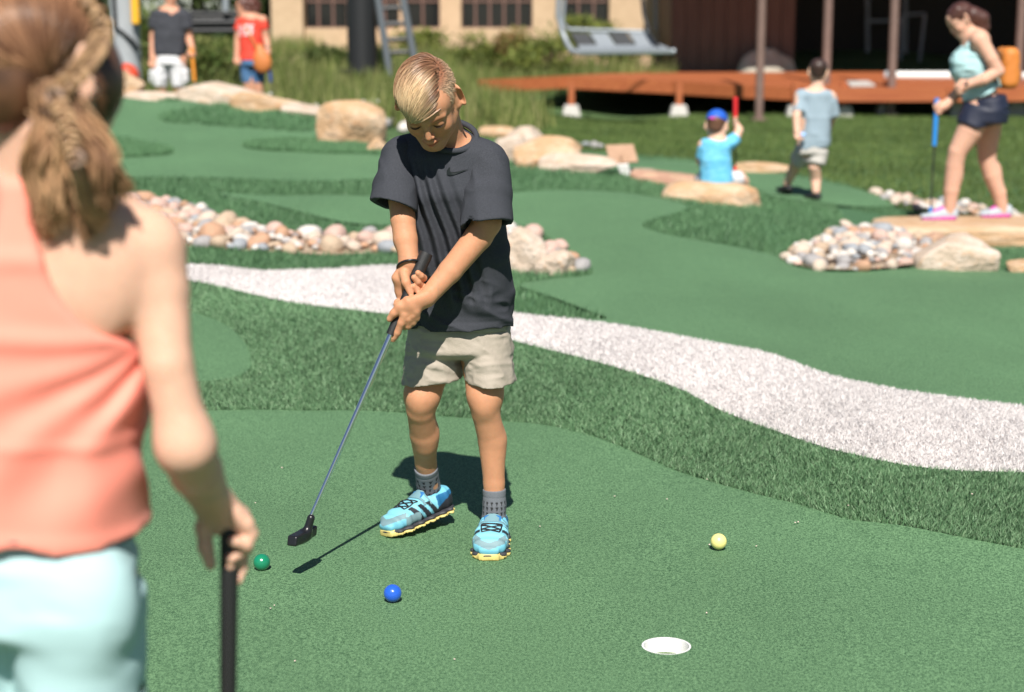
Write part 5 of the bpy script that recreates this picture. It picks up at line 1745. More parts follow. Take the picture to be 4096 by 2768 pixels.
# ---- meadow
MEAD = np.array([(-13, 21), (-5.4, 19.5), (-3.2, 19.2), (-1.4, 18.0), (-.6, 18.6), (.2, 19.8), (.6, 22.5), (-.2, 26.5), (-.8, 29.5), (.4, 32.5), (3.3, 34.5), (3.6, 38), (-13, 39)])
GRN = [(.10, .15, .035), (.17, .23, .06), (.27, .30, .095), (.42, .40, .18)]
blades('meadow_grass', 42000, MEAD, [OUT['dirt']], (.14, .50), .020, GRN, M['leaf'], 'tall wild meadow grass on the slope behind the course', lean=.35, patchy=.45, seg=2)
blades('lawn_grass', 90000, np.array([(-1.2, 17.6), (.4, 15.6), (2.4, 14.2), (4.6, 12.6), (9, 11), (12, 14), (12, 28.4), (2, 28.8), (-.6, 27.5), (.2, 21)]), [OUT['course']], (.03, .06), .014, [(.095, .16, .04), (.14, .21, .06), (.21, .27, .09)], M['leaf'], 'mown lawn grass between the course and the wooden deck', lean=.7, patchy=.35, seg=1)
def leaf_cloud(name, cen, rad, n_, size, cols, parent, m=None, seed=0, hollow=.3, clump=9):
    r_ = np.random.default_rng(seed)
    k = r_.normal(size=(clump, 3)); k /= np.linalg.norm(k, axis=1, keepdims=True)
    k *= r_.uniform(hollow, .85, (clump, 1))
    g_ = r_.integers(0, clump, n_)
    P = k[g_] + r_.normal(0, .24, (n_, 3))
    P = np.array(cen) + P * np.array(rad)
    a = r_.normal(size=(n_, 3)); a /= np.linalg.norm(a, axis=1, keepdims=True)
    b = np.cross(a, r_.normal(size=(n_, 3))); b /= np.linalg.norm(b, axis=1, keepdims=True)
    s_ = size * r_.uniform(.6, 1.3, n_)[:, None]
    V = np.stack([P - a * s_, P + b * s_ * .45, P + a * s_, P - b * s_ * .45], 1).reshape(-1, 3)
    me_ = np_mesh(name, V, (np.arange(n_)[:, None] * 4 + [0, 1, 2, 3]).astype(np.int32), smooth=False)
    cols = np.array(cols)
    c = cols[r_.integers(0, len(cols), n_)] * (.7 + .6 * r_.random(clump)[g_])[:, None]
    color_attr(me_, np.repeat(c, 4, 0))
    o = link(name, me_, None, m or M['leaf'])
    keep(o, parent)
    return o
def shrub(u, v, Y, w_, h_, cols, label, seed):
    p = Q(u, v, Y)
    z0 = T(p.x, p.y)[0]
    r = empty('shrub', (p.x, p.y, z0))
    tag(r, label, 'shrub')
    mb = MB()
    rr = random.Random(seed)
    for i in range(6):
        a = rr.uniform(0, 6.28)
        mb.tube([(p.x, p.y, z0 - .05), (p.x + .25 * w_ * math.cos(a), p.y + .25 * w_ * math.sin(a), z0 + h_ * .75)], [.015, .006], 5)
    keep(mb.build('stems', M['bark'], None, True), r)
    leaf_cloud('foliage', (p.x, p.y, z0 + h_ * .55), (w_ / 2, w_ / 2, h_ * .5), 1500, .055, cols, r, seed=seed)
YG = [(.16, .19, .04), (.22, .25, .06), (.10, .14, .03)]
shrub(2170, 215, 34.5, 1.5, .95, YG, 'yellow green shrub under the empty lift chair', 1)
shrub(2050, 200, 35, 1.0, .95, [(.30, .15, .07), (.22, .19, .06), (.15, .16, .04)], 'reddish tinged shrub before the beige wall', 2)
shrub(1900, 180, 35.5, 1.3, .75, YG, 'low yellow green shrub below the wide dark window', 3)
shrub(2330, 130, 38.0, 1.5, .6, YG, 'pale shrub below the window behind the lift chair', 4)
shrub(2480, 170, 36.5, 1.0, .6, [(.12, .16, .04), (.18, .21, .06)], 'green shrub beside the brown timber wall', 5)
shrub(1700, 150, 37.0, 1.2, .6, YG, 'small shrub between ladder frame and beige pilaster', 6)
shrub(1330, 270, 29.5, 1.2, .55, [(.07, .10, .025), (.11, .14, .04)], 'dark green shrub left of the black lift tower', 7)
shrub(860, 230, 27.5, 2.0, .9, [(.06, .10, .02), (.10, .14, .035), (.16, .17, .05)], 'wide dark green shrub between the two standing adults', 8)
shrub(610, 200, 29.0, 1.8, 1.2, [(.09, .13, .03), (.14, .17, .05)], 'tall green shrub behind the man in white shorts', 9)
# ---- white meadow flowers
M['flower'] = mat('flower_white', (.72, .70, .64), .8)
fm = rock_mesh('flower_head', 77, 6, 1, .2, .2); fm.materials.append(M['flower'])
stem_m = MB().tube([(0, 0, -.35), (0, 0, 0)], .006, 4).build('stem', M['bark'])
sm = stem_m.data
bpy.data.objects.remove(stem_m)
for i in range(34):
    u = 1080 + 440 * ((i * .618) % 1) + 20 * math.sin(i * 5)
    v = 375 + 55 * ((i * .383) % 1) + (u - 1080) * .06
    p = Q(u, v, 18.9 + 1.2 * ((i * .271) % 1))
    r = empty('wild_flower', (p.x, p.y, p.z))
    tag(r, 'white flower head standing in the meadow grass', 'flower', 'white meadow flowers')
    o = link('flower_head', fm, r); o.scale = (.030, .030, .016)
    link('stem', sm, r)
    sm.materials[0] = M['bark']
# ---- deck
FR_D = [(1908, 321, 30.0), (2254, 305, 31.0), (2694, 326, 30.0), (2949, 340, 29.0), (3318, 354, 28.0), (3790, 354, 28.0), (4350, 350, 28.2)]
BK_D = [(4350, 287, 36.5), (3400, 287, 36.5), (2500, 290, 35.5)]
dk = empty('wooden_deck', (7, 29, 0))
tag(dk, 'low orange stained wooden deck on concrete pier blocks', 'deck')
fp = [Q(*p) for p in FR_D]
bp_ = [Q(*p) for p in BK_D]
mb = MB()
ring = fp + bp_
n_ = len(ring)
mb.add(ring + [p - Vector((0, 0, .04)) for p in ring], [tuple(range(n_)), tuple(range(2 * n_ - 1, n_ - 1, -1))] + [(i, (i + 1) % n_, n_ + (i + 1) % n_, n_ + i) for i in range(n_)])
keep(mb.build('deck_boards', M['deck'], None), dk)
for a, b in zip(fp, fp[1:]):
    d = (b - a); L = d.length; d.normalize()
    off = Vector((d.y, -d.x, 0)) * .03
    mb = MB()
    a2, b2 = a + d * .008 + off, b - d * .008 + off
    up, dn = Vector((0, 0, .006)), Vector((0, 0, -.21))
    ins = -off * .9
    mb.add([a2 + dn, b2 + dn, b2 + up, a2 + up, a2 + dn + ins, b2 + dn + ins, b2 + up + ins, a2 + up + ins], [(0, 1, 2, 3), (5, 4, 7, 6), (4, 0, 3, 7), (1, 5, 6, 2), (3, 2, 6, 7), (4, 5, 1, 0)])
    keep(mb.build('fascia_board', M['deck'], None), dk)
for (u, v, Y) in [(1940, 452, 29.2), (2285, 466, 28.9), (2715, 466, 28.6), (3180, 470, 28.3), (3372, 470, 28.3), (3540, 462, 28.6), (3830, 452, 28.6), (4060, 452, 28.8)]:
    p = Q(u, v, Y)
    z0 = min(p.z, T(p.x, p.y)[0] + .02) if True else p.z
    r = empty('pier_block', (p.x, p.y, p.z))
    tag(r, 'concrete pier block with short orange post under the deck', 'pier block', 'pier blocks under the deck')
    s_ = Y / FPX
    mb = MB()
    w0, w1, h_ = 42 * s_, 27 * s_, 46 * s_
    mb.add([(-w0, -w0, -.1), (w0, -w0, -.1), (w0, w0, -.1), (-w0, w0, -.1), (-w1, -w1, h_), (w1, -w1, h_), (w1, w1, h_), (-w1, w1, h_)], [(3, 2, 1, 0), (4, 5, 6, 7), (0, 1, 5, 4), (1, 2, 6, 5), (2, 3, 7, 6), (3, 0, 4, 7)])
    mb.build('block', M['concrete'], r, bevel=.01)
    mb = MB().box((0, 0, h_ + .18), (.10, .10, .37))
    mb.build('post', M['deck'], r)
# ---- tall brown poles
for (u, v, Y, lab) in [(3035, 487, 26.8, 'brown steel pole beside the red grip of the seated child'), (3300, 440, 29.3, 'brown steel pole directly behind the child in grey'), (3562, 458, 28.3, 'brown steel pole between the child in grey and the woman in navy shorts'), (4066, 440, 29.0, 'brown steel pole behind the orange backpack')]:
    p = Q(u, v, Y)
    zb = min(p.z, T(p.x, p.y)[0])
    r = empty('pole', (p.x, p.y, zb))
    tag(r, lab, 'pole', 'brown poles before the timber hut')
    w_ = 33 * Y / FPX / 2
    MB().tube([(0, 0, -.2), (0, 0, 5.2)], w_, 14).build('shaft', M['brown_post'], r, True)
    MB().box((0, 0, .03), (w_ * 3.4, w_ * 3.4, .05)).build('base_plate', M['brown_post'], r)
# ---- timber hut with open porch
hut = empty('timber_hut', (9, 38, 0))
tag(hut, 'dark timber hut with open shaded porch behind the deck', 'hut')
wl, wr = Q(2685, 200, 37.0).x, Q(3178, 200, 37.0).x
nb = 9
for i in range(nb):
    x0, x1 = wl + (wr - wl) * i / nb, wl + (wr - wl) * (i + 1) / nb
    keep(MB().box(((x0 + x1) / 2, 37.05 + .01 * (i % 2), 2.2), (x1 - x0 - .012, .06, 4.2)).build('wall_board', M['brown_wall'], None), hut)
keep(MB().box(((wl + wr) / 2, 37.25, 2.2), (wr - wl, .12, 4.2)).build('wall_core', M['dark_metal'], None), hut)
keep(MB().box((wl + .06, 40.0, 2.2), (.12, 5.4, 4.2)).build('side_wall', M['brown_wall'], None), hut)
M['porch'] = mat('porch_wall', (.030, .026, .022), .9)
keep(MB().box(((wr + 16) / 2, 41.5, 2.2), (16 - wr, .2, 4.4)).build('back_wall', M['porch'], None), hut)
keep(MB().box((wr - .06, 39.4, 2.2), (.12, 4.1, 4.2)).build('inner_wall', M['brown_wall'], None), hut)
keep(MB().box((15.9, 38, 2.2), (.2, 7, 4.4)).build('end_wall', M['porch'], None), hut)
keep(MB().box(((wl + 16) / 2, 37.9, 4.40), (16.6 - wl, 9.6, .22)).build('roof', M['brown_wall'], None), hut)
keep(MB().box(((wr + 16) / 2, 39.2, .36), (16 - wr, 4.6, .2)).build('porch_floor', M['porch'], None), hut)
def outline_frame(u0, v0, u1, v1, Y, t_, m, name, parent, skew=0):
    a, b, c, d = Q(u0, v0, Y), Q(u1, v0, Y), Q(u1 + skew, v1, Y), Q(u0 + skew, v1, Y)
    mb = MB()
    for p, q_ in ((a, b), (b, c), (c, d), (d, a)):
        mb.tube([p, q_], t_, 4)
    o = mb.build(name, m, None)
    keep(o, parent)
outline_frame(3470, -60, 3622, 232, 40.9, .05, M['grey_paint'], 'window_frame', hut)
outline_frame(3470, 82, 3622, 85, 40.85, .03, M['grey_paint'], 'window_bar', hut)
lf = empty('leaning_frame', tuple(Q(3650, 275, 39.6)))
tag(lf, 'pale metal frame leaning in the shaded porch', 'frame')
mb = MB()
for a, b in (((3610, 60), (3700, 55)), ((3700, 55), (3675, 272)), ((3610, 60), (3600, 272))):
    mb.tube([Q(*a, 39.4), Q(*b, 39.6)], .035, 6)
keep(mb.build('rail', M['galv'], None, True), lf)
# ---- gravel heap, roll and sheet on the deck
gh = link('gravel_heap', rock_mesh('gravel_heap', 301, 12, 4, .2, .08, 2.0), None, mat('heap_gravel', (.50, .46, .38), .95, noise=(3, (.40, .36, .29), .4, .65), bump=(9, .8, .08)))
p = Q(3060, 296, 36.9)
gh.location = (p.x, p.y - .3, p.z - .05); gh.scale = (.66, .35, .62)
tag(gh, 'pale tan rock heap against the brown timber wall', 'rock')
rl = empty('pipe', tuple(Q(3720, 318, 31.5)))
tag(rl, 'long white pipe lying across the wooden deck', 'pipe')
keep(MB().tube([Q(3565, 302, 32.2), Q(3850, 303, 31.8), Q(4200, 306, 31.6)], .075, 12).build('tube', M['white_paint'], None, True), rl)
keep(MB().tube([Q(3540, 302, 32.24), Q(3566, 302, 32.2)], .085, 12).build('end_collar', M['grey_paint'], None, True), rl)
a = [Q(3385, 336, 29.6), Q(3470, 334, 29.8), Q(3500, 350, 28.4), Q(3400, 352, 28.3)]
mb = MB()
zt = .02
mb.add([v + Vector((0, 0, zt)) for v in a] + [v + Vector((0, 0, zt + .03)) for v in a], [(3, 2, 1, 0), (4, 5, 6, 7), (0, 1, 5, 4), (1, 2, 6, 5), (2, 3, 7, 6), (3, 0, 4, 7)])
tag(mb.build('plywood_sheet', M['concrete']), 'grey plywood sheet lying on the deck behind the child in grey', 'sheet')
# ---- beige building with windows
bd = empty('beige_building', (0, 40, 1.3))
tag(bd, 'beige stucco building with dark grid windows', 'building')
WY = 40.5
x0, x1 = Q(1090, 50, WY).x, Q(2690, 50, WY).x
WIN = [(1216, 1392), (1420, 1600), (1621, 1762), (1845, 2130), (2252, 2436)]
edges_ = [1090] + [e for w_ in WIN for e in w_] + [2690]
for i in range(0, len(edges_), 2):
    a, b = Q(edges_[i], 50, WY).x, Q(edges_[i + 1], 50, WY).x
    keep(MB().box(((a + b) / 2, WY + .3 - .12, 2.9), (b - a, .84, 4.4)).build('pilaster', M['stucco'], None), bd)
zs = Q(0, 112, WY).z
keep(MB().box(((x0 + x1) / 2, WY + .45, zs - .55), (x1 - x0, .5, 1.1)).build('sill_wall', M['stucco'], None), bd)
keep(MB().box(((x0 + x1) / 2, WY + .45, 4.5), (x1 - x0, .5, 1.2)).build('lintel_wall', M['stucco'], None), bd)
keep(MB().box(((x0 + x1) / 2, WY + 2.0, 5.2), (x1 - x0 + 1.2, 5.2, .25)).build('roof', M['brown_wall'], None), bd)
keep(MB().box(((x0 + x1) / 2, WY + 4, 2.9), (x1 - x0, .2, 4.4)).build('back_wall', M['porch'], None), bd)
for a_, b_ in WIN:
    a, b = Q(a_, 50, WY + .4).x, Q(b_, 50, WY + .4).x
    wn = empty('window', ((a + b) / 2, WY + .4, zs))
    keep(wn, bd)
    npn = max(2, round((b - a) / .36))
    pw_ = (b - a) / npn
    rows = 4
    ph = (3.95 - zs) / rows
    for i in range(npn):
        for j in range(rows):
            MB().box(((i + .5) * pw_ - (b - a) / 2, .02, ph * (j + .5)), (pw_ - .05, .012, ph - .05)).build('pane', M['glass'], wn)
    for i in range(npn + 1):
        MB().box((i * pw_ - (b - a) / 2, 0, 2 * ph), (.055, .07, 4 * ph)).build('mullion', M['frame'], wn)
    for j in range(rows + 1):
        MB().box((0, -.004, ph * j), (b - a, .07, .055)).build('transom', M['frame'], wn)
# ---- black lift tower and ladder frame
tw = empty('lift_tower', tuple(Q(1450, 292, 26.4)))
tag(tw, 'thick black lift tower column rising from the meadow', 'tower')
b0 = Q(1450, 292, 26.4)
MB().tube([(0, 0, -.4), (0, 0, .05), (0, 0, 7)], [.23, .225, .20], 20).build('column', M['dark_metal'], tw, True)
MB().tube([(0, 0, .0), (0, 0, .06)], [.34, .34], 20).build('base_flange', M['dark_metal'], tw, True)
M['ladder'] = mat('ladder_paint', (.10, .115, .13), .5)
ld = empty('ladder_frame', tuple(Q(1600, 292, 25.6)))
tag(ld, 'grey steel ladder frame standing beside the black tower', 'ladder')
for a, b in (((1494, -120), (1560, 305)), ((1590, -120), (1662, 262))):
    keep(MB().tube([Q(*a, 25.7), Q(*b, 25.6)], .055, 8).build('rail', M['ladder'], None, True), ld)
for vv in (-40, 35, 98, 160, 212):
    t0, t1 = (vv + 120) / 425, (vv + 120) / 382
    keep(MB().tube([Q(1494 + 66 * t0, vv, 25.7), Q(1590 + 72 * t1, vv - 4, 25.7)], .04, 6).build('rung', M['dark_metal'], None, True), ld)
# ---- grey lift tower at the left with pad, cable and red base
gt = empty('lift_tower', tuple(Q(508, 300, 24)))
tag(gt, 'pale grey lift tower column with a yellow pad', 'tower')
g0 = Q(508, 300, 24)
MB().tube([(0, 0, -.4), (0, 0, 7)], [.205, .195], 24).build('column', M['grey_paint'], gt, True)
keep(MB().box(Q(540, 25, 23.77), (.11, .06, .50)).build('pad', M['yellow'], None, bevel=.02), gt)
keep(MB().tube([Q(455, -20, 23.8), Q(462, 110, 23.78), Q(490, 130, 23.77), Q(530, 165, 23.77), Q(556, 200, 23.8)], .028, 8).build('cable', M['dark_metal'], None, True), gt)
keep(MB().tube([Q(447, -60, 23.9), Q(455, 280, 23.9)], .022, 8).build('conduit', M['galv'], None, True), gt)
MB().tube([(0, 0, 6.6), (1.8, 1.5, 6.6)], .09, 8).build('cross_arm', M['grey_paint'], gt, True)
rb = empty('red_cover', tuple(Q(505, 325, 22.6)))
tag(rb, 'red orange plastic cover at the foot of the grey tower', 'cover')
sd = SDF()
c_ = Q(505, 305, 22.6)
sd.ell(c_, (.17, .16, .17), k=0)
sd.cut((0, 0, c_.z - .10), (0, 0, -1), v3(c_) - .4, v3(c_) + .4)
sculpt('shell', sd, .012, M['redplastic'], rb)
# ---- chairs of the lift
def lift_chair(name, label, pts, Y):
    r = empty(name, tuple(pts['foot']))
    tag(r, label, 'lift chair', 'chairs of the ski lift')
    return r
lc = lift_chair('lift_chair', 'empty grey lift chair hanging before the timber hut', {'foot': Q(2480, 225, 26)}, 26)
def kt(pp, r, nm, m, parent, n=8):
    keep(MB().tube(pp, r, n).build(nm, m, None, True), parent)
kt([Q(2238, -90, 26), Q(2232, 60, 26), Q(2250, 130, 26), Q(2272, 180, 25.9), Q(2290, 205, 25.7), Q(2330, 212, 25.6), Q(2700, 205, 25.6)], .042, 'side_tube', M['galv'], lc)
kt([Q(2262, -90, 26.3), Q(2250, 90, 26.3), Q(2275, 118, 26.3), Q(2600, 128, 26.3)], .030, 'back_tube', M['galv'], lc)
kt([Q(2560, -90, 26.2), Q(2575, 60, 26.2), Q(2600, 140, 26.0), Q(2640, 200, 25.7)], .026, 'arm_tube', M['dark_metal'], lc)
kt([Q(2620, -90, 26.0), Q(2622, 120, 26.0)], .026, 'arm_tube', M['dark_metal'], lc)
kt([Q(2238, -90, 26), Q(2430, -220, 26.1), Q(2620, -90, 26)], .045, 'hanger_tube', M['galv'], lc)
kt([Q(2430, -220, 26.1), Q(2430, -900, 26.1)], .045, 'hanger_stem', M['galv'], lc)
def quad(ps, th, nm, m, parent):
    ps = [Vector(p) for p in ps]
    nn = (ps[1] - ps[0]).cross(ps[3] - ps[0]).normalized() * th
    mb = MB()
    mb.add(ps + [p - nn for p in ps], [(0, 1, 2, 3), (7, 6, 5, 4), (0, 4, 5, 1), (1, 5, 6, 2), (2, 6, 7, 3), (3, 7, 4, 0)])
    keep(mb.build(nm, m, None), parent)
M['seat_pad'] = mat('seat_pad', (.045, .047, .05), .6)
for i in range(4):
    a, b = 2290 + i * 78, 2290 + i * 78 + 70
    quad([Q(a - 10, 138, 26.25), Q(b - 10, 138, 26.25), Q(b + 30, 196, 25.9), Q(a + 30, 196, 25.9)], .03, 'back_panel', M['seat_pad'] if i % 2 == 0 else M['galv'], lc)
quad([Q(2310, 190, 26.0), Q(2640, 190, 26.0), Q(2690, 212, 25.55), Q(2320, 216, 25.55)], .05, 'seat', M['galv'], lc)
l2 = lift_chair('lift_chair', 'black lift chair bench between the two standing adults', {'foot': Q(850, 130, 25.5)}, 25.5)
quad([Q(740, 52, 25.7), Q(970, 58, 25.7), Q(970, 128, 25.5), Q(740, 132, 25.5)], .06, 'seat', M['dark_metal'], l2)
for vv, rr in ((56, .04), (92, .045), (124, .045)):
    kt([Q(735, vv, 25.45), Q(975, vv - 2, 25.45)], rr, 'tube', M['dark_metal'], l2)
kt([Q(902, -300, 25.5), Q(903, 55, 25.5)], .05, 'hanger_stem', M['galv'], l2)
kt([Q(903, -300, 25.5), Q(903, -900, 25.5)], .045, 'hanger_stem', M['galv'], l2)
rp = empty('haul_rope', tuple(Q(903, -900, 25.5)))
tag(rp, 'steel haul rope carrying the lift chairs overhead', 'rope')
a, b = Q(903, -890, 25.5), Q(2430, -890, 26.1)
d = b - a
kt([a - d * 3, a, b, b + d * 3], .02, 'strand', M['dark_metal'], rp)
# ---- trees beyond
def tree(x, y, h_, w_, label, seed, cols):
    z0 = T(x, y)[0]
    r = empty('tree', (x, y, z0))
    tag(r, label, 'tree', 'trees beyond the building')
    rr = random.Random(seed)
    mb = MB().tube([(x, y, z0 - .3), (x + .1, y, z0 + h_ * .45), (x, y, z0 + h_)], [.22, .14, .03], 10)
    for i in range(10):
        a = rr.uniform(0, 6.28); zz = z0 + h_ * rr.uniform(.12, .85)
        L = w_ * .5 * (1.1 - (zz - z0) / h_)
        mb.tube([(x, y, zz), (x + L * math.cos(a), y + L * math.sin(a), zz + .1 * L)], [.06, .015], 5)
    keep(mb.build('trunk', M['bark'], None, True), r)
    leaf_cloud('crown', (x, y, z0 + h_ * .5), (w_ * .5, w_ * .5, h_ * .52), 5200, .17, cols, r, seed=seed, hollow=.15, clump=46)
DK = [(.020, .035, .010), (.035, .055, .016), (.055, .08, .022)]
for i, (x, y, h_, w_) in enumerate([(-13.5, 47, 8, 4.6), (-10.6, 45, 7, 4.2), (-8.6, 47.5, 9, 4.8), (-6.6, 45.5, 7, 3.8), (-16.5, 46, 8, 5), (-11.8, 51, 10, 5), (-19.5, 48, 9, 5), (-5.2, 49, 9, 4.2)]):
    tree(x, y, h_, w_, 'dark leafy tree in the wood beyond the lift towers', 400 + i, DK)
# ---- wooden sign seen from behind
sp = spot(2500, 705)
sg = empty('sign', tuple(sp))
tag(sg, 'small brown wooden sign on a pale stake at the turf edge', 'sign')
Ys = sp.y
quad([Q(2422, 584, Ys + .03), Q(2532, 580, Ys + .03), Q(2552, 650, Ys - .04), Q(2440, 656, Ys - .04)], .02, 'board', M['sign_back'], sg)
quad([Q(2466, 652, Ys - .03), Q(2512, 652, Ys - .03), Q(2526, 702, Ys), Q(2490, 702, Ys)], .05, 'stake', M['white_paint'], sg)
kt([Q(2484, 622, Ys - .05), Q(2488, 655, Ys - .05)], .012, 'bracket', M['sign_back'], sg)
# ================================================================== people further back
M['skin_w'] = skin_mat('skin_warm', (.62, .36, .26))
M['skin_k'] = skin_mat('skin_child', (.66, .42, .31))
M['skin_m'] = skin_mat('skin_ruddy', (.58, .30, .20))
one = lambda V: np.ones((len(V), 3))
def cloth(name, sdf, m, parent, vox=.0075, amp=.006, scale=16, seed=1, stretch=(1, 1, .7), sm=2):
    lo, hi = sdf.bounds()
    sdf.disp(folds(amp, scale, seed, stretch), lo - .05, hi + .05)
    return sculpt(name, sdf, vox, m, parent, smooth=sm)
def hairmesh(sdf, col, parent, name='hair', vox=.006):
    m = mat('hair_' + str(len(bpy.data.materials)), col, .45, noise=(90, tuple(c * .5 for c in col), .4, .65, (1, 1, .25)), bump=(160, .6, .004, (1, 1, .2)))
    return sculpt(name, sdf, vox, m, parent, smooth=1)
def cap_hair(X, grow=1.04, front=-.075, low=-.03):
    h = SDF(); h.X = X
    h.ell((0, .016, .036), (.0735 * grow, .0925 * grow, .0745 * grow), k=0)
    h.ell((0, .050, -.02), (.055, .040, .040), k=.02)
    h.box((0, front - .08, -.05), (.2, .085, .09), R=Matrix.Rotation(-.3, 3, 'X'), rd=.01, k=.006, mode='sub')
    h.box((0, -.03, low - .10), (.2, .075, .085), rd=.02, k=.006, mode='sub')
    return h
def putter(label, top, bot, grip_l, grip_m, head_m, rad=.012, shaft=None, hl=.05, hdir=(1, 0, 0)):
    top, bot = Vector(top), Vector(bot)
    r = empty('putter', tuple(bot))
    tag(r, label, 'putter')
    ax = (bot - top).normalized()
    keep(MB().tube([top, top + ax * grip_l], [rad * 1.15, rad], 12).build('grip', grip_m, None, True), r)
    keep(MB().tube([top + ax * (grip_l - .01), bot], [.007, .006], 8).build('shaft', shaft or M['dark_metal'], None, True), r)
    hd = SDF()
    hd.cone(bot - ax * .05, bot, .012, .013)
    d = Vector(hdir).normalized()
    R = Matrix((d, Vector((0, 0, 1)).cross(d), Vector((0, 0, 1)))).transposed()
    hd.box(bot + d * .012, (hl, .016, .015), R=R, rd=.005)
    sculpt('club_head', hd, .005, head_m, r)
    return r
def mitt(b, w, tip, r=.022, fingers=True, side=None):
    """a closed hand from wrist w towards tip: palm, four curled fingers, thumb"""
    w, tip = Vector(w), Vector(tip)
    d = tip - w
    L = d.length
    d.normalize()
    b.cone(w, w + d * L * .5, r * .85, r, k=.012)
    sd = side or Vector((0, 1, 0)).cross(d).normalized()
    up = d.cross(sd).normalized()
    for i in range(4):
        o = sd * (i - 1.5) * r * .55
        p0 = w + d * L * .5 + o
        b.chain([p0, p0 + d * L * .34, p0 + d * L * .5 - up * r * .8, p0 + d * L * .25 - up * r * 1.3], [r * .36, r * .34, r * .32, r * .28], k=.003)
    b.chain([w + d * L * .2 + sd * r * .7, w + d * L * .5 + sd * r * 1.25 - up * r * .5, w + d * L * .75 + sd * r * .9 - up * r * .9], [r * .45, r * .4, r * .32], k=.006)
def shoe(b, heel, toe, w_=.045, h_=.05):
    heel, toe = Vector(heel), Vector(toe)
    d = toe - heel
    x = Vector((0, 0, 1)).cross(d).normalized()
    st = [heel + Vector((0, 0, h_ * .55)), heel + d * .35 + Vector((0, 0, h_ * .5)), heel + d * .7 + Vector((0, 0, h_ * .34)), toe + Vector((0, 0, h_ * .28))]
    rr = [(w_ * .75, h_ * .62), (w_ * .85, h_ * .58), (w_, h_ * .36), (w_ * .7, h_ * .25)]
    for i in range(3):
        b.eseg(st[i], st[i + 1], rr[i], rr[i + 1], tuple(x), k=.012)
M['blue_grip'] = mat('blue_grip', (.02, .22, .62), .5)
M['orange_grip'] = mat('orange_grip', (.80, .28, .03), .5)
M['red_grip'] = mat('red_grip', (.72, .025, .03), .5)
M['mint'] = mat('mint_jersey', (.36, .56, .58), .8)
M['navy'] = mat('navy_stretch', (.010, .014, .035), .6)
M['grey_shoe'] = mat('grey_running_mesh', (.36, .40, .44), .7)
M['magenta'] = mat('magenta_foam', (.55, .05, .35), .6)
M['orange_pack'] = mat('orange_nylon', (.54, .18, .03), .6, bump=(60, .3, .006))
M['grey_tee'] = mat('blue_grey_knit', (.25, .33, .39), .85)
M['grey_shorts'] = mat('light_grey_cotton', (.46, .44, .41), .85)
M['sky_tee'] = mat('sky_blue_jersey', (.10, .40, .62), .8, noise=(14, (.16, .48, .70), .45, .6, (1, 1, 4)))
M['royal'] = mat('royal_cap', (.008, .09, .50), .7)
M['polo'] = mat('dark_polo', (.036, .038, .048), .85)
M['white_cotton'] = mat('white_cotton', (.62, .62, .64), .85)
M['red_tee'] = mat('red_tee', (.72, .06, .035), .8)
M['denim'] = mat('denim', (.05, .13, .27), .85, noise=(9, (.13, .25, .42), .5, .7))
M['tan_leather'] = mat('tan_leather', (.52, .17, .045), .55)
M['black_shoe'] = mat('black_shoe', (.012, .012, .014), .6)

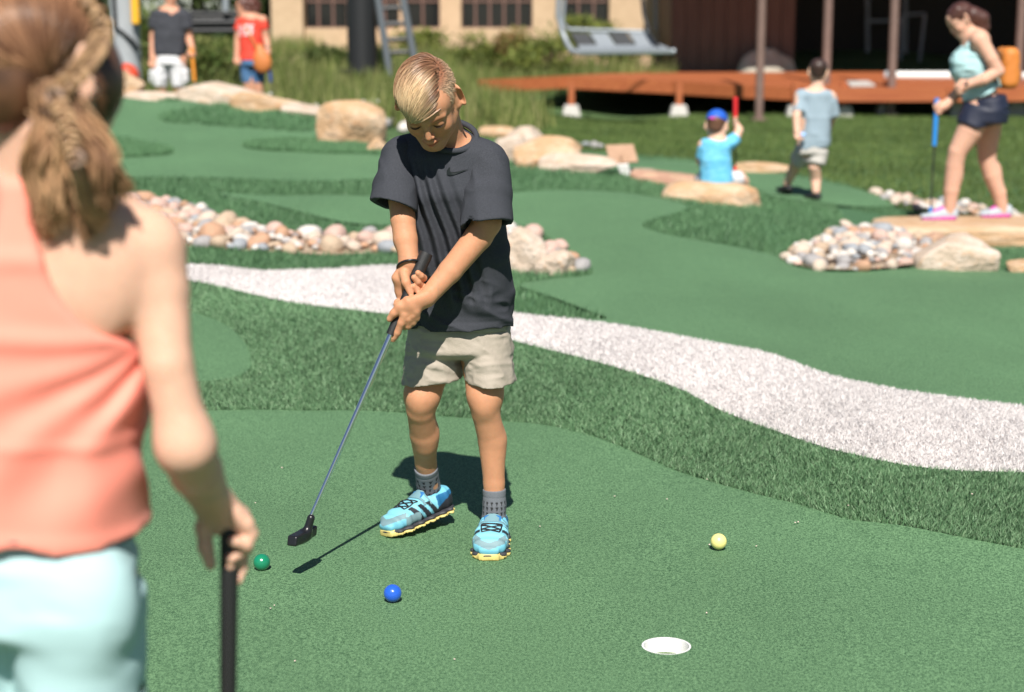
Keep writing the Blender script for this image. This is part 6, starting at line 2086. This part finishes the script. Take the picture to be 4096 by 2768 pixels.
# ---------------- woman in mint tank top and navy shorts
def build_woman():
    Y = 12.3
    q = lambda u, v, dy=0.0: Q(u, v, Y + dy)
    sole = q(3760, 878).z
    root = empty('person', (q(3900, 880).x, Y, sole))
    tag(root, 'woman in mint tank top and navy shorts looking down', 'person')
    HX = frame(q(3842, 78), yaw=math.radians(-82), pitch=math.radians(38), roll=0, scale=1.02)
    b = SDF()
    b.cone(q(3890, 175, .0), q(3862, 110), .055, .052, k=.03)
    head_sdf(b, HX, ears=True)
    b.loft([(q(3905, 165), .085, .15), (q(3890, 250), .10, .135), (q(3912, 340), .095, .125), (q(3945, 430), .10, .14)], xdir=(1, 0, -.2), k=.05)
    b.cone(q(3915, 160, -.15), q(3905, 160, .15), .055, .055, k=.04)
    for dy in (-.07, .07):
        b.ell(q(3850, 262, dy), (.060, .055, .06), k=.04)
    # near arm, hand at the waist
    b.chain([q(3920, 160, -.165), q(3965, 235, -.20), q(3992, 285, -.20), q(3935, 318, -.22), q(3880, 335, -.20)], [.052, .043, .040, .036, .026], k=.03)
    mitt(b, q(3880, 335, -.20), q(3826, 358, -.18), .036)
    # far arm reaches forward to the club
    b.chain([q(3900, 165, .16), q(3885, 290, .16), q(3850, 350, .10), q(3775, 428, .05)], [.050, .042, .037, .026], k=.03)
    mitt(b, q(3782, 420, .05), q(3738, 440, .04), .036)
    # legs in stride
    b.chain([q(3915, 440, -.08), q(3880, 520, -.09), q(3830, 605, -.09), q(3818, 660, -.08), q(3806, 760, -.07), q(3797, 845, -.06)], [.095, .085, .058, .054, .049, .033], k=.04)
    b.ell(q(3822, 690, -.06), (.052, .055, .10), k=.03)
    b.chain([q(3960, 440, .08), q(3950, 540, .10), q(3948, 635, .10), q(3965, 700, .10), q(3995, 770, .11), q(4010, 848, .12)], [.095, .082, .056, .052, .047, .033], k=.04)
    b.ell(q(3978, 700, .12), (.052, .055, .10), k=.03)
    sculpt('body', b, .0072, M['skin_w'], root, tintfn=face_tint(HX, lash=True, brow=(.2, .1, .07)))
    h = cap_hair(HX, 1.05)
    h.X = None
    h.chain([q(3890, 60), q(3925, 75), q(3935, 110), q(3922, 160)], [.06, .055, .04, .02], k=.02)
    h.chain([q(3832, 40, -.05), q(3812, 75, -.05)], [.03, .012], k=.02)
    hairmesh(h, (.085, .032, .024), root)
    s = SDF()
    s.loft([(q(3903, 190), .100, .120), (q(3900, 222), .130, .165), (q(3892, 262), .135, .168), (q(3905, 310), .124, .158), (q(3928, 372), .138, .178), (q(3945, 440), .145, .19)], xdir=(1, 0, -.2), k=.04, cap=.03)
    for dy in (-.07, .07):
        s.ell(q(3852, 264, dy), (.078, .075, .088), k=.09)
        s.chain([q(3868, 240, dy * 1.3), q(3875, 180, dy * 1.5), q(3908, 138, dy * 1.6), q(3945, 190, dy * 1.3), q(3955, 250, dy)], [.024, .022, .020, .022, .026], k=.02)
    s.cut(q(3925, 372), Vector((.45, 0, -1)), (0, 11, 0), (8, 14, q(3925, 372).z + .12))
    cloth('tank_top', s, M['mint'], root, .0075, .010, 14, 3, (1, 1, 1.4))
    p = SDF()
    p.loft([(q(3938, 392), .142, .205), (q(3944, 440), .152, .220), (q(3940, 485), .150, .215)], xdir=(1, 0, -.1), k=.03, cap=.02)
    p.loft([(q(3922, 440, -.08), .130, .120), (q(3886, 512, -.09), .118, .116)], k=.03, cap=.01)
    p.loft([(q(3962, 440, .08), .130, .120), (q(3958, 520, .10), .122, .112)], k=.03, cap=.01)
    p.cut(q(3905, 505), Vector((.1, 0, -1)), (0, 11, .3), (8, 14, q(3905, 505).z + .08))
    cloth('shorts', p, M['navy'], root, .0075, .003, 14, 5)
    for hl, to, nm in ((q(3812, 880, -.06), q(3690, 878, -.05), 0), (q(4030, 888, .12), q(3925, 888, .12), 1)):
        hl.z = to.z = sole
        k = SDF(); shoe(k, hl, to, .048, .085)
        k.cut((0, 0, sole + .022), (0, 0, -1), (0, 10, -1), (9, 14, sole + .2))
        so = sculpt('shoe', k, .006, M['grey_shoe'], root)
        g_ = SDF(); shoe(g_, hl, to, .050, .040)
        sculpt('sole', g_, .006, M['magenta'], up_child(so))
        t_ = SDF()
        m_ = hl + (to - hl) * .38 + Vector((0, 0, .075))
        t_.cone(m_, m_ + (to - hl) * .22 + Vector((0, 0, -.02)), .028, .024)
        sculpt('laces', t_, .006, M['magenta'], up_child(so))
    k = SDF()
    k.box(q(4026, 272, .0), (.065, .14, .145), rd=.05)
    k.ell(q(4050, 300, 0), (.04, .11, .08), k=.03)
    bk = cloth('backpack', k, M['orange_pack'], root, .009, .006, 14, 7)
    keep(bk, root)
    keep(MB().tube([q(3990, 215, -.10), q(3950, 180, -.17), q(3935, 230, -.19), q(3985, 330, -.14)], .016, 6).build('shoulder_strap', M['navy'], None, True), root)
    keep(MB().tube([q(3862, 340, -.235), q(3872, 325, -.205), q(3884, 330, -.17), q(3880, 348, -.17)], .012, 6).build('wristband', M['black_shoe'], None, True), root)
    tip = q(3722, 842, .02)
    tip.z = sole + .03
    putter('blue gripped putter held by the woman in navy shorts', q(3748, 392, .03), tip, .34, M['blue_grip'], M['blue_grip'], .016, hdir=(1, .3, 0))
build_woman()

# ---------------- child in blue grey shirt, seen from behind
def build_grey_child():
    Y = 13.3
    q = lambda u, v, dy=0.0: Q(u, v, Y + dy)
    gz = T(q(3255, 800).x, Y)[0] + .018
    root = empty('person', (q(3250, 800).x, Y, gz))
    tag(root, 'child in blue grey t-shirt walking away beside the seated child', 'person')
    HX = frame(q(3272, 288), yaw=math.radians(172), pitch=math.radians(10), roll=math.radians(-4), scale=.90)
    b = SDF()
    b.cone(q(3268, 370), q(3272, 320), .046, .044, k=.02)
    head_sdf(b, HX)
    b.loft([(q(3258, 385), .11, .065), (q(3250, 480), .105, .075), (q(3245, 590), .11, .08)], k=.04)
    b.cone(q(3200, 385), q(3320, 385), .045, .045, k=.03)
    b.chain([q(3200, 398, -.02), q(3186, 465, -.08), q(3188, 528, -.12)], [.040, .031, .023], k=.02)
    mitt(b, q(3188, 522, -.12), q(3200, 562, -.13), .024)
    b.chain([q(3322, 395), q(3330, 460, .05), q(3320, 498, .10)], [.042, .034, .026], k=.02)
    mitt(b, q(3321, 492, .1), q(3312, 520, .12), .024)
    a1 = Vector((q(3262, 780).x, Y - .02, gz + .06))
    b.chain([q(3268, 600), q(3258, 668, -.02), q(3262, 715, .02), a1], [.072, .046, .042, .029], k=.02)
    a2 = Vector((q(3168, 700).x, Y + .22, gz + .10))
    b.chain([q(3222, 600, .02), q(3190, 640, .10), q(3178, 670, .16), a2], [.072, .046, .042, .029], k=.02)
    sculpt('body', b, .0075, M['skin_k'], root, tintfn=one)
    hairmesh(cap_hair(HX, 1.06), (.05, .026, .020), root)
    s = SDF()
    s.loft([(q(3262, 380), .115, .075), (q(3262, 470), .118, .088), (q(3255, 560), .122, .095), (q(3250, 640), .125, .098)], k=.03, cap=.04, pw=2.3)
    s.cone(q(3205, 385), q(3318, 388), .052, .052, k=.03)
    s.loft([(q(3205, 395), .050, .055), (q(3194, 450, -.05), .052, .056)], k=.02, cap=.01)
    s.loft([(q(3320, 398), .050, .055), (q(3330, 462, .03), .056, .060)], k=.02, cap=.01)
    s.cut(q(3245, 592), Vector((.12, 0, -1)), (0, 13, -1), (6, 15, q(3245, 592).z + .12))
    cloth('t_shirt', s, M['grey_tee'], root, .0075, .011, 13, 12, (1, 1, .5))
    p = SDF()
    p.loft([(q(3245, 580), .12, .09), (q(3245, 610), .13, .095)], k=.03, cap=.02)
    p.loft([(q(3272, 608), .078, .085), (q(3262, 655, -.015), .076, .082)], k=.02, cap=.01)
    p.loft([(q(3222, 608, .02), .078, .085), (q(3196, 642, .10), .076, .08)], k=.02, cap=.01)
    cloth('shorts', p, M['grey_shorts'], root, .0075, .006, 14, 13)
    for a in (a1, a2):
        k = SDF()
        hl = Vector((a.x + .01, a.y - .05, a.z - .06)); to = Vector((a.x - .05, a.y + .13, a.z - .065))
        shoe(k, hl, to, .038, .045)
        sculpt('shoe', k, .007, M['black_shoe'], root)
    bl = empty('golf_ball', tuple(q(3212, 540, -.14)))
    tag(bl, 'pale blue golf ball in the hand of the child walking away', 'golf ball')
    bm = MB().lathe([(.02135 * math.sin(a), -.02135 * math.cos(a)) for a in np.linspace(0, math.pi, 13)], (0, 0, 0), 20)
    M['paleblue'] = mat('pale_blue_ball', (.32, .52, .85), .3)
    bm.build('shell', M['paleblue'], bl, True)
    tip = q(3140, 712, .25); tip.z = T(tip.x, tip.y)[0] + .04
    putter('dark putter carried in front of the child walking away', q(3306, 500, .14), tip, .2, M['black_rubber'], M['black_plastic'], .012)
build_grey_child()

# ---------------- seated child with blue cap
def build_seated():
    Y = 12.55
    q = lambda u, v, dy=0.0: Q(u, v, Y + dy)
    seat = q(2870, 742)
    root = empty('person', tuple(seat))
    tag(root, 'small child in sky blue shirt and royal blue cap sitting on a boulder', 'person')
    HX = frame(q(2866, 503, .02), yaw=math.radians(165), pitch=math.radians(15), roll=math.radians(-3), scale=.98)
    b = SDF()
    b.cone(q(2872, 560), q(2872, 520), .042, .042, k=.02)
    head_sdf(b, HX)
    b.loft([(q(2868, 580), .095, .06), (q(2868, 660), .09, .07), (q(2872, 725), .105, .085)], k=.04)
    b.chain([q(2922, 570), q(2945, 545, .03), q(2957, 520, .05), q(2948, 502, .06)], [.036, .030, .027, .021], k=.02)
    mitt(b, q(2950, 508, .06), q(2934, 474, .05), .021, side=Vector((0, 1, 0)))
    b.chain([q(2812, 580), q(2800, 640, .06), q(2815, 670, .14)], [.036, .030, .022], k=.02)
    mitt(b, q(2812, 665, .13), q(2825, 690, .16), .02)
    b.chain([q(2905, 722, .03), q(2965, 716, .14), q(2975, 726, .16), q(2940, 728, .34)], [.056, .042, .038, .027], k=.02)
    b.chain([q(2840, 722, .03), q(2800, 716, .16), q(2830, 722, .34)], [.056, .040, .027], k=.02)
    sculpt('body', b, .007, M['skin_k'], root, tintfn=one)
    hairmesh(cap_hair(HX, 1.03, low=-.05), (.16, .075, .045), root)
    c = SDF(); c.X = HX
    c.ell((0, .012, .046), (.080, .098, .076), k=0)
    c.box((0, 0, -.05), (.2, .2, .074), R=Matrix.Rotation(.1, 3, 'X'), rd=.0, k=.003, mode='sub')
    c.eseg((0, -.075, .030), (0, -.145, .022), (.062, .006), (.050, .005), (1, 0, 0), k=.01)
    cp = sculpt('cap', c, .006, M['royal'], root)
    lg = SDF(); lg.X = HX
    lg.ell((-.075, -.01, .042), (.010, .022, .018), k=0)
    sculpt('badge', lg, .005, M['white_cotton'], up_child(cp))
    st = SDF(); st.X = HX
    st.ell((.018, .107, .032), (.030, .008, .010), k=0)
    sculpt('strap', st, .005, M['magenta'], up_child(cp))
    s = SDF()
    s.loft([(q(2868, 572), .108, .07), (q(2862, 640), .112, .088), (q(2868, 735), .118, .10)], k=.03, cap=.03, pw=2.4)
    s.cone(q(2825, 580), q(2915, 575), .045, .045, k=.03)
    s.loft([(q(2912, 578), .045, .05), (q(2944, 552, .03), .046, .050)], xdir=(.5, 0, -1), k=.02, cap=.01)
    s.loft([(q(2820, 585), .045, .05), (q(2806, 630, .03), .046, .050)], k=.02, cap=.01)
    cloth('t_shirt', s, M['sky_tee'], root, .0075, .009, 15, 22, (1, 1, .6))
    p = SDF()
    p.loft([(q(2905, 722, .03), .064, .066), (q(2955, 716, .12), .058, .060)], k=.02, cap=.01)
    p.loft([(q(2840, 722, .03), .064, .066), (q(2808, 716, .14), .058, .060)], k=.02, cap=.01)
    p.loft([(q(2850, 732, .02), .06, .09), (q(2895, 732, .02), .06, .09)], xdir=(0, 0, 1), k=.02)
    cloth('shorts', p, M['white_cotton'], root, .0075, .005, 15, 23)
    for a in (q(2935, 730, .36), q(2832, 724, .36)):
        k = SDF(); shoe(k, a - Vector((.0, .03, .03)), a + Vector((.01, .12, -.03)), .034, .045)
        sculpt('shoe', k, .008, M['black_shoe'], root)
    tip = q(2940, 694, .16)
    putter('red gripped putter raised by the seated child', q(2942, 390, .05), tip, .26, M['red_grip'], M['red_grip'], .016, hl=.045, hdir=(1, .2, 0))
build_seated()

# ---------------- man in polo and white shorts
def build_man():
    Y = 20.7
    q = lambda u, v, dy=0.0: Q(u, v, Y + dy)
    gz = T(q(680, 500).x, Y)[0]
    root = empty('person', (q(680, 500).x, Y, gz))
    tag(root, 'man in dark polo and white cargo shorts behind the rocks', 'person')
    HX = frame(q(683, -22), yaw=math.radians(15), pitch=math.radians(5), scale=1.05)
    b = SDF()
    b.cone(q(682, 40), q(683, 5), .062, .06, k=.03)
    head_sdf(b, HX)
    b.loft([(q(680, 60), .18, .10), (q(680, 140), .165, .12), (q(678, 220), .16, .12)], k=.05)
    b.chain([q(622, 70), q(614, 150, .02), q(610, 235, -.04)], [.06, .045, .032], k=.03)
    mitt(b, q(610, 235, -.04), q(616, 272, -.06), .036)
    b.chain([q(742, 70), q(755, 150, .03), q(768, 195, -.08)], [.06, .045, .032], k=.03)
    mitt(b, q(767, 192, -.08), q(770, 228, -.10), .036)
    for u in (640, 716):
        x = q(u, 300).x
        b.chain([q(u, 240), q(u, 330, -.02), Vector((x, Y, gz + .30)), Vector((x, Y + .02, gz + .08))], [.10, .07, .062, .042], k=.03)
    sculpt('body', b, .010, M['skin_m'], root, tintfn=face_tint(HX))
    hairmesh(cap_hair(HX, 1.04), (.05, .03, .02), root, vox=.009)
    s = SDF()
    s.loft([(q(681, 60), .20, .115), (q(680, 140), .185, .135), (q(680, 250), .19, .145)], k=.04, cap=.06, pw=2.4)
    s.cone(q(625, 62), q(740, 62), .068, .068, k=.04)
    s.loft([(q(622, 70), .07, .075), (q(618, 112), .075, .08)], k=.03, cap=.01)
    s.loft([(q(742, 70), .07, .075), (q(750, 116), .075, .08)], k=.03, cap=.01)
    s.cut(q(680, 222), (0, 0, -1), (-6, 19, -1), (0, 22, q(680, 222).z + .15))
    s.chain([q(648, 54), q(682, 40, .03), q(716, 54)], [.062, .056, .062], k=.03)
    s.ell(q(686, 36, -.08), (.035, .09, .07), k=.01, mode='sub')
    cloth('polo_shirt', s, M['polo'], root, .010, .012, 11, 32, (1, 1, .6))
    p = SDF()
    p.loft([(q(678, 225), .175, .13), (q(678, 255), .185, .14)], k=.04, cap=.02, pw=2.4)
    for u in (646, 712):
        p.loft([(q(u, 250), .100, .125), (q(u - (8 if u < 680 else -6), 345), .092, .115)], k=.02, cap=.01)
        p.box(q(u + (-34 if u < 680 else 32), 306), (.035, .08, .085), rd=.03, k=.02)
    cloth('cargo_shorts', p, M['white_cotton'], root, .010, .014, 11, 33)
    for u in (640, 716):
        x = q(u, 300).x
        k = SDF(); shoe(k, (x, Y + .08, gz), (x - .02, Y - .2, gz), .055, .09)
        k.cone((x, Y, gz + .06), (x, Y, gz + .36), .052, .068)
        sculpt('sock', k, .011, M['black_shoe'], root)
    tip = q(790, 400, -.12); tip.z = gz + .05
    putter('orange gripped putter held by the man in the dark polo', q(766, 190, -.11), tip, .40, M['orange_grip'], M['black_plastic'], .018, shaft=M['galv'])
build_man()

# ---------------- woman in red
def build_red():
    Y = 20.7
    q = lambda u, v, dy=0.0: Q(u, v, Y + dy)
    gz = T(q(1010, 500).x, Y)[0]
    root = empty('person', (q(1010, 500).x, Y, gz))
    tag(root, 'woman in red t-shirt and denim shorts with a tan shoulder bag', 'person')
    HX = frame(q(975, 30), yaw=math.radians(-62), pitch=math.radians(14), scale=.98)
    b = SDF()
    b.cone(q(1000, 75), q(985, 50), .052, .05, k=.03)
    head_sdf(b, HX)
    b.loft([(q(1008, 85), .12, .13), (q(1004, 150), .115, .13), (q(1012, 235), .13, .14)], k=.05)
    b.chain([q(962, 80, .06), q(952, 160, .05), q(947, 225, .0)], [.05, .038, .027], k=.03)
    mitt(b, q(947, 222, 0), q(953, 258, -.02), .032)
    b.chain([q(1052, 80, -.05), q(1064, 150, -.04), q(1072, 190, -.10)], [.05, .038, .028], k=.03)
    mitt(b, q(1071, 188, -.1), q(1072, 220, -.13), .032)
    for u in (990, 1030):
        x = q(u, 300).x
        b.chain([q(u, 250), q(u + 3, 325, -.02), Vector((x + .02, Y, gz + .30)), Vector((x + .02, Y + .02, gz + .08))], [.085, .060, .055, .036], k=.03)
    sculpt('body', b, .010, M['skin_m'], root, tintfn=face_tint(HX))
    h = cap_hair(HX, 1.10); h.X = None
    h.ell(q(1010, 30), (.10, .10, .12), k=.05)
    lo, hi = h.bounds()
    h.disp(lambda P: .018 * vnoise(P, 28, 9), lo, hi)
    hairmesh(h, (.11, .035, .024), root, vox=.009)
    s = SDF()
    s.loft([(q(1008, 82), .135, .135), (q(1004, 140), .140, .15), (q(1008, 190), .135, .145), (q(1012, 262), .145, .155)], k=.04, cap=.05, pw=2.3)
    s.cone(q(968, 80, .03), q(1048, 80, -.03), .058, .058, k=.04)
    s.loft([(q(966, 84, .05), .055, .06), (q(956, 122, .05), .058, .062)], k=.03, cap=.01)
    s.loft([(q(1048, 84, -.05), .055, .06), (q(1058, 118, -.05), .058, .062)], k=.03, cap=.01)
    s.cut(q(1010, 240), (0, 0, -1), (-6, 19, -1), (0, 22, q(1010, 240).z + .15))
    tee = cloth('t_shirt', s, M['red_tee'], root, .010, .012, 12, 42, (1, 1, .6))
    bv = bvh_of(tee)
    for (u0, u1, v0, v1) in ((956, 966, 98, 142), (956, 975, 131, 142), (979, 996, 98, 108), (979, 987, 98, 142), (979, 996, 131, 142), (1000, 1008, 98, 140), (1000, 1014, 98, 106), (1000, 1012, 117, 124), (966, 972, 104, 124)):
        c = drape(bv, [q(u0, v0, -.5), q(u1, v0, -.5), q(u1, v1, -.5), q(u0, v1, -.5)], ray((u0 + u1) / 2, (v0 + v1) / 2), .006)
        mb = MB(); mb.add(c, [(0, 1, 2, 3)])
        keep(mb.build('print', M['white_cotton'], None), root)
    p = SDF()
    p.loft([(q(1010, 235), .135, .145), (q(1010, 260), .14, .15)], k=.03, cap=.02)
    for u in (990, 1031):
        p.loft([(q(u, 255), .088, .105), (q(u + 2, 330), .076, .088)], k=.015, cap=.01)
    cloth('shorts', p, M['denim'], root, .010, .006, 12, 43)
    for u in (990, 1030):
        x = q(u, 300).x + .02
        k = SDF(); shoe(k, (x, Y + .06, gz), (x - .1, Y - .16, gz), .045, .06)
        sculpt('shoe', k, .011, M['tan_leather'], root)
    bag = empty('shoulder_bag', tuple(q(1048, 280, -.2)))
    tag(bag, 'tan leather shoulder bag hanging at the hip of the woman in red', 'bag')
    k = SDF()
    k.ell(q(1050, 250, -.17), (.11, .06, .13), k=.02)
    k.ell(q(1040, 215, -.16), (.06, .05, .12), k=.05)
    sculpt('pouch', k, .010, M['tan_leather'], bag)
    keep(MB().tube([q(1032, 205, -.18), q(1005, 150, -.19), q(975, 95, -.12), q(968, 78, -.04)], .014, 6).build('strap', M['tan_leather'], None, True), bag)
    tip = q(1100, 400, -.15); tip.z = gz + .05
    putter('blue gripped putter held by the woman in red', q(1070, 205, -.14), tip, .36, mat('navy_grip', (.02, .05, .28), .5), M['black_plastic'], .016)
    keep(MB().tube([q(1063, 190, -.12), q(1070, 186, -.14), q(1079, 190, -.10), q(1072, 194, -.06), q(1063, 190, -.12)], .012, 6).build('wrist_watch', M['galv'], None, True), root)
build_red()
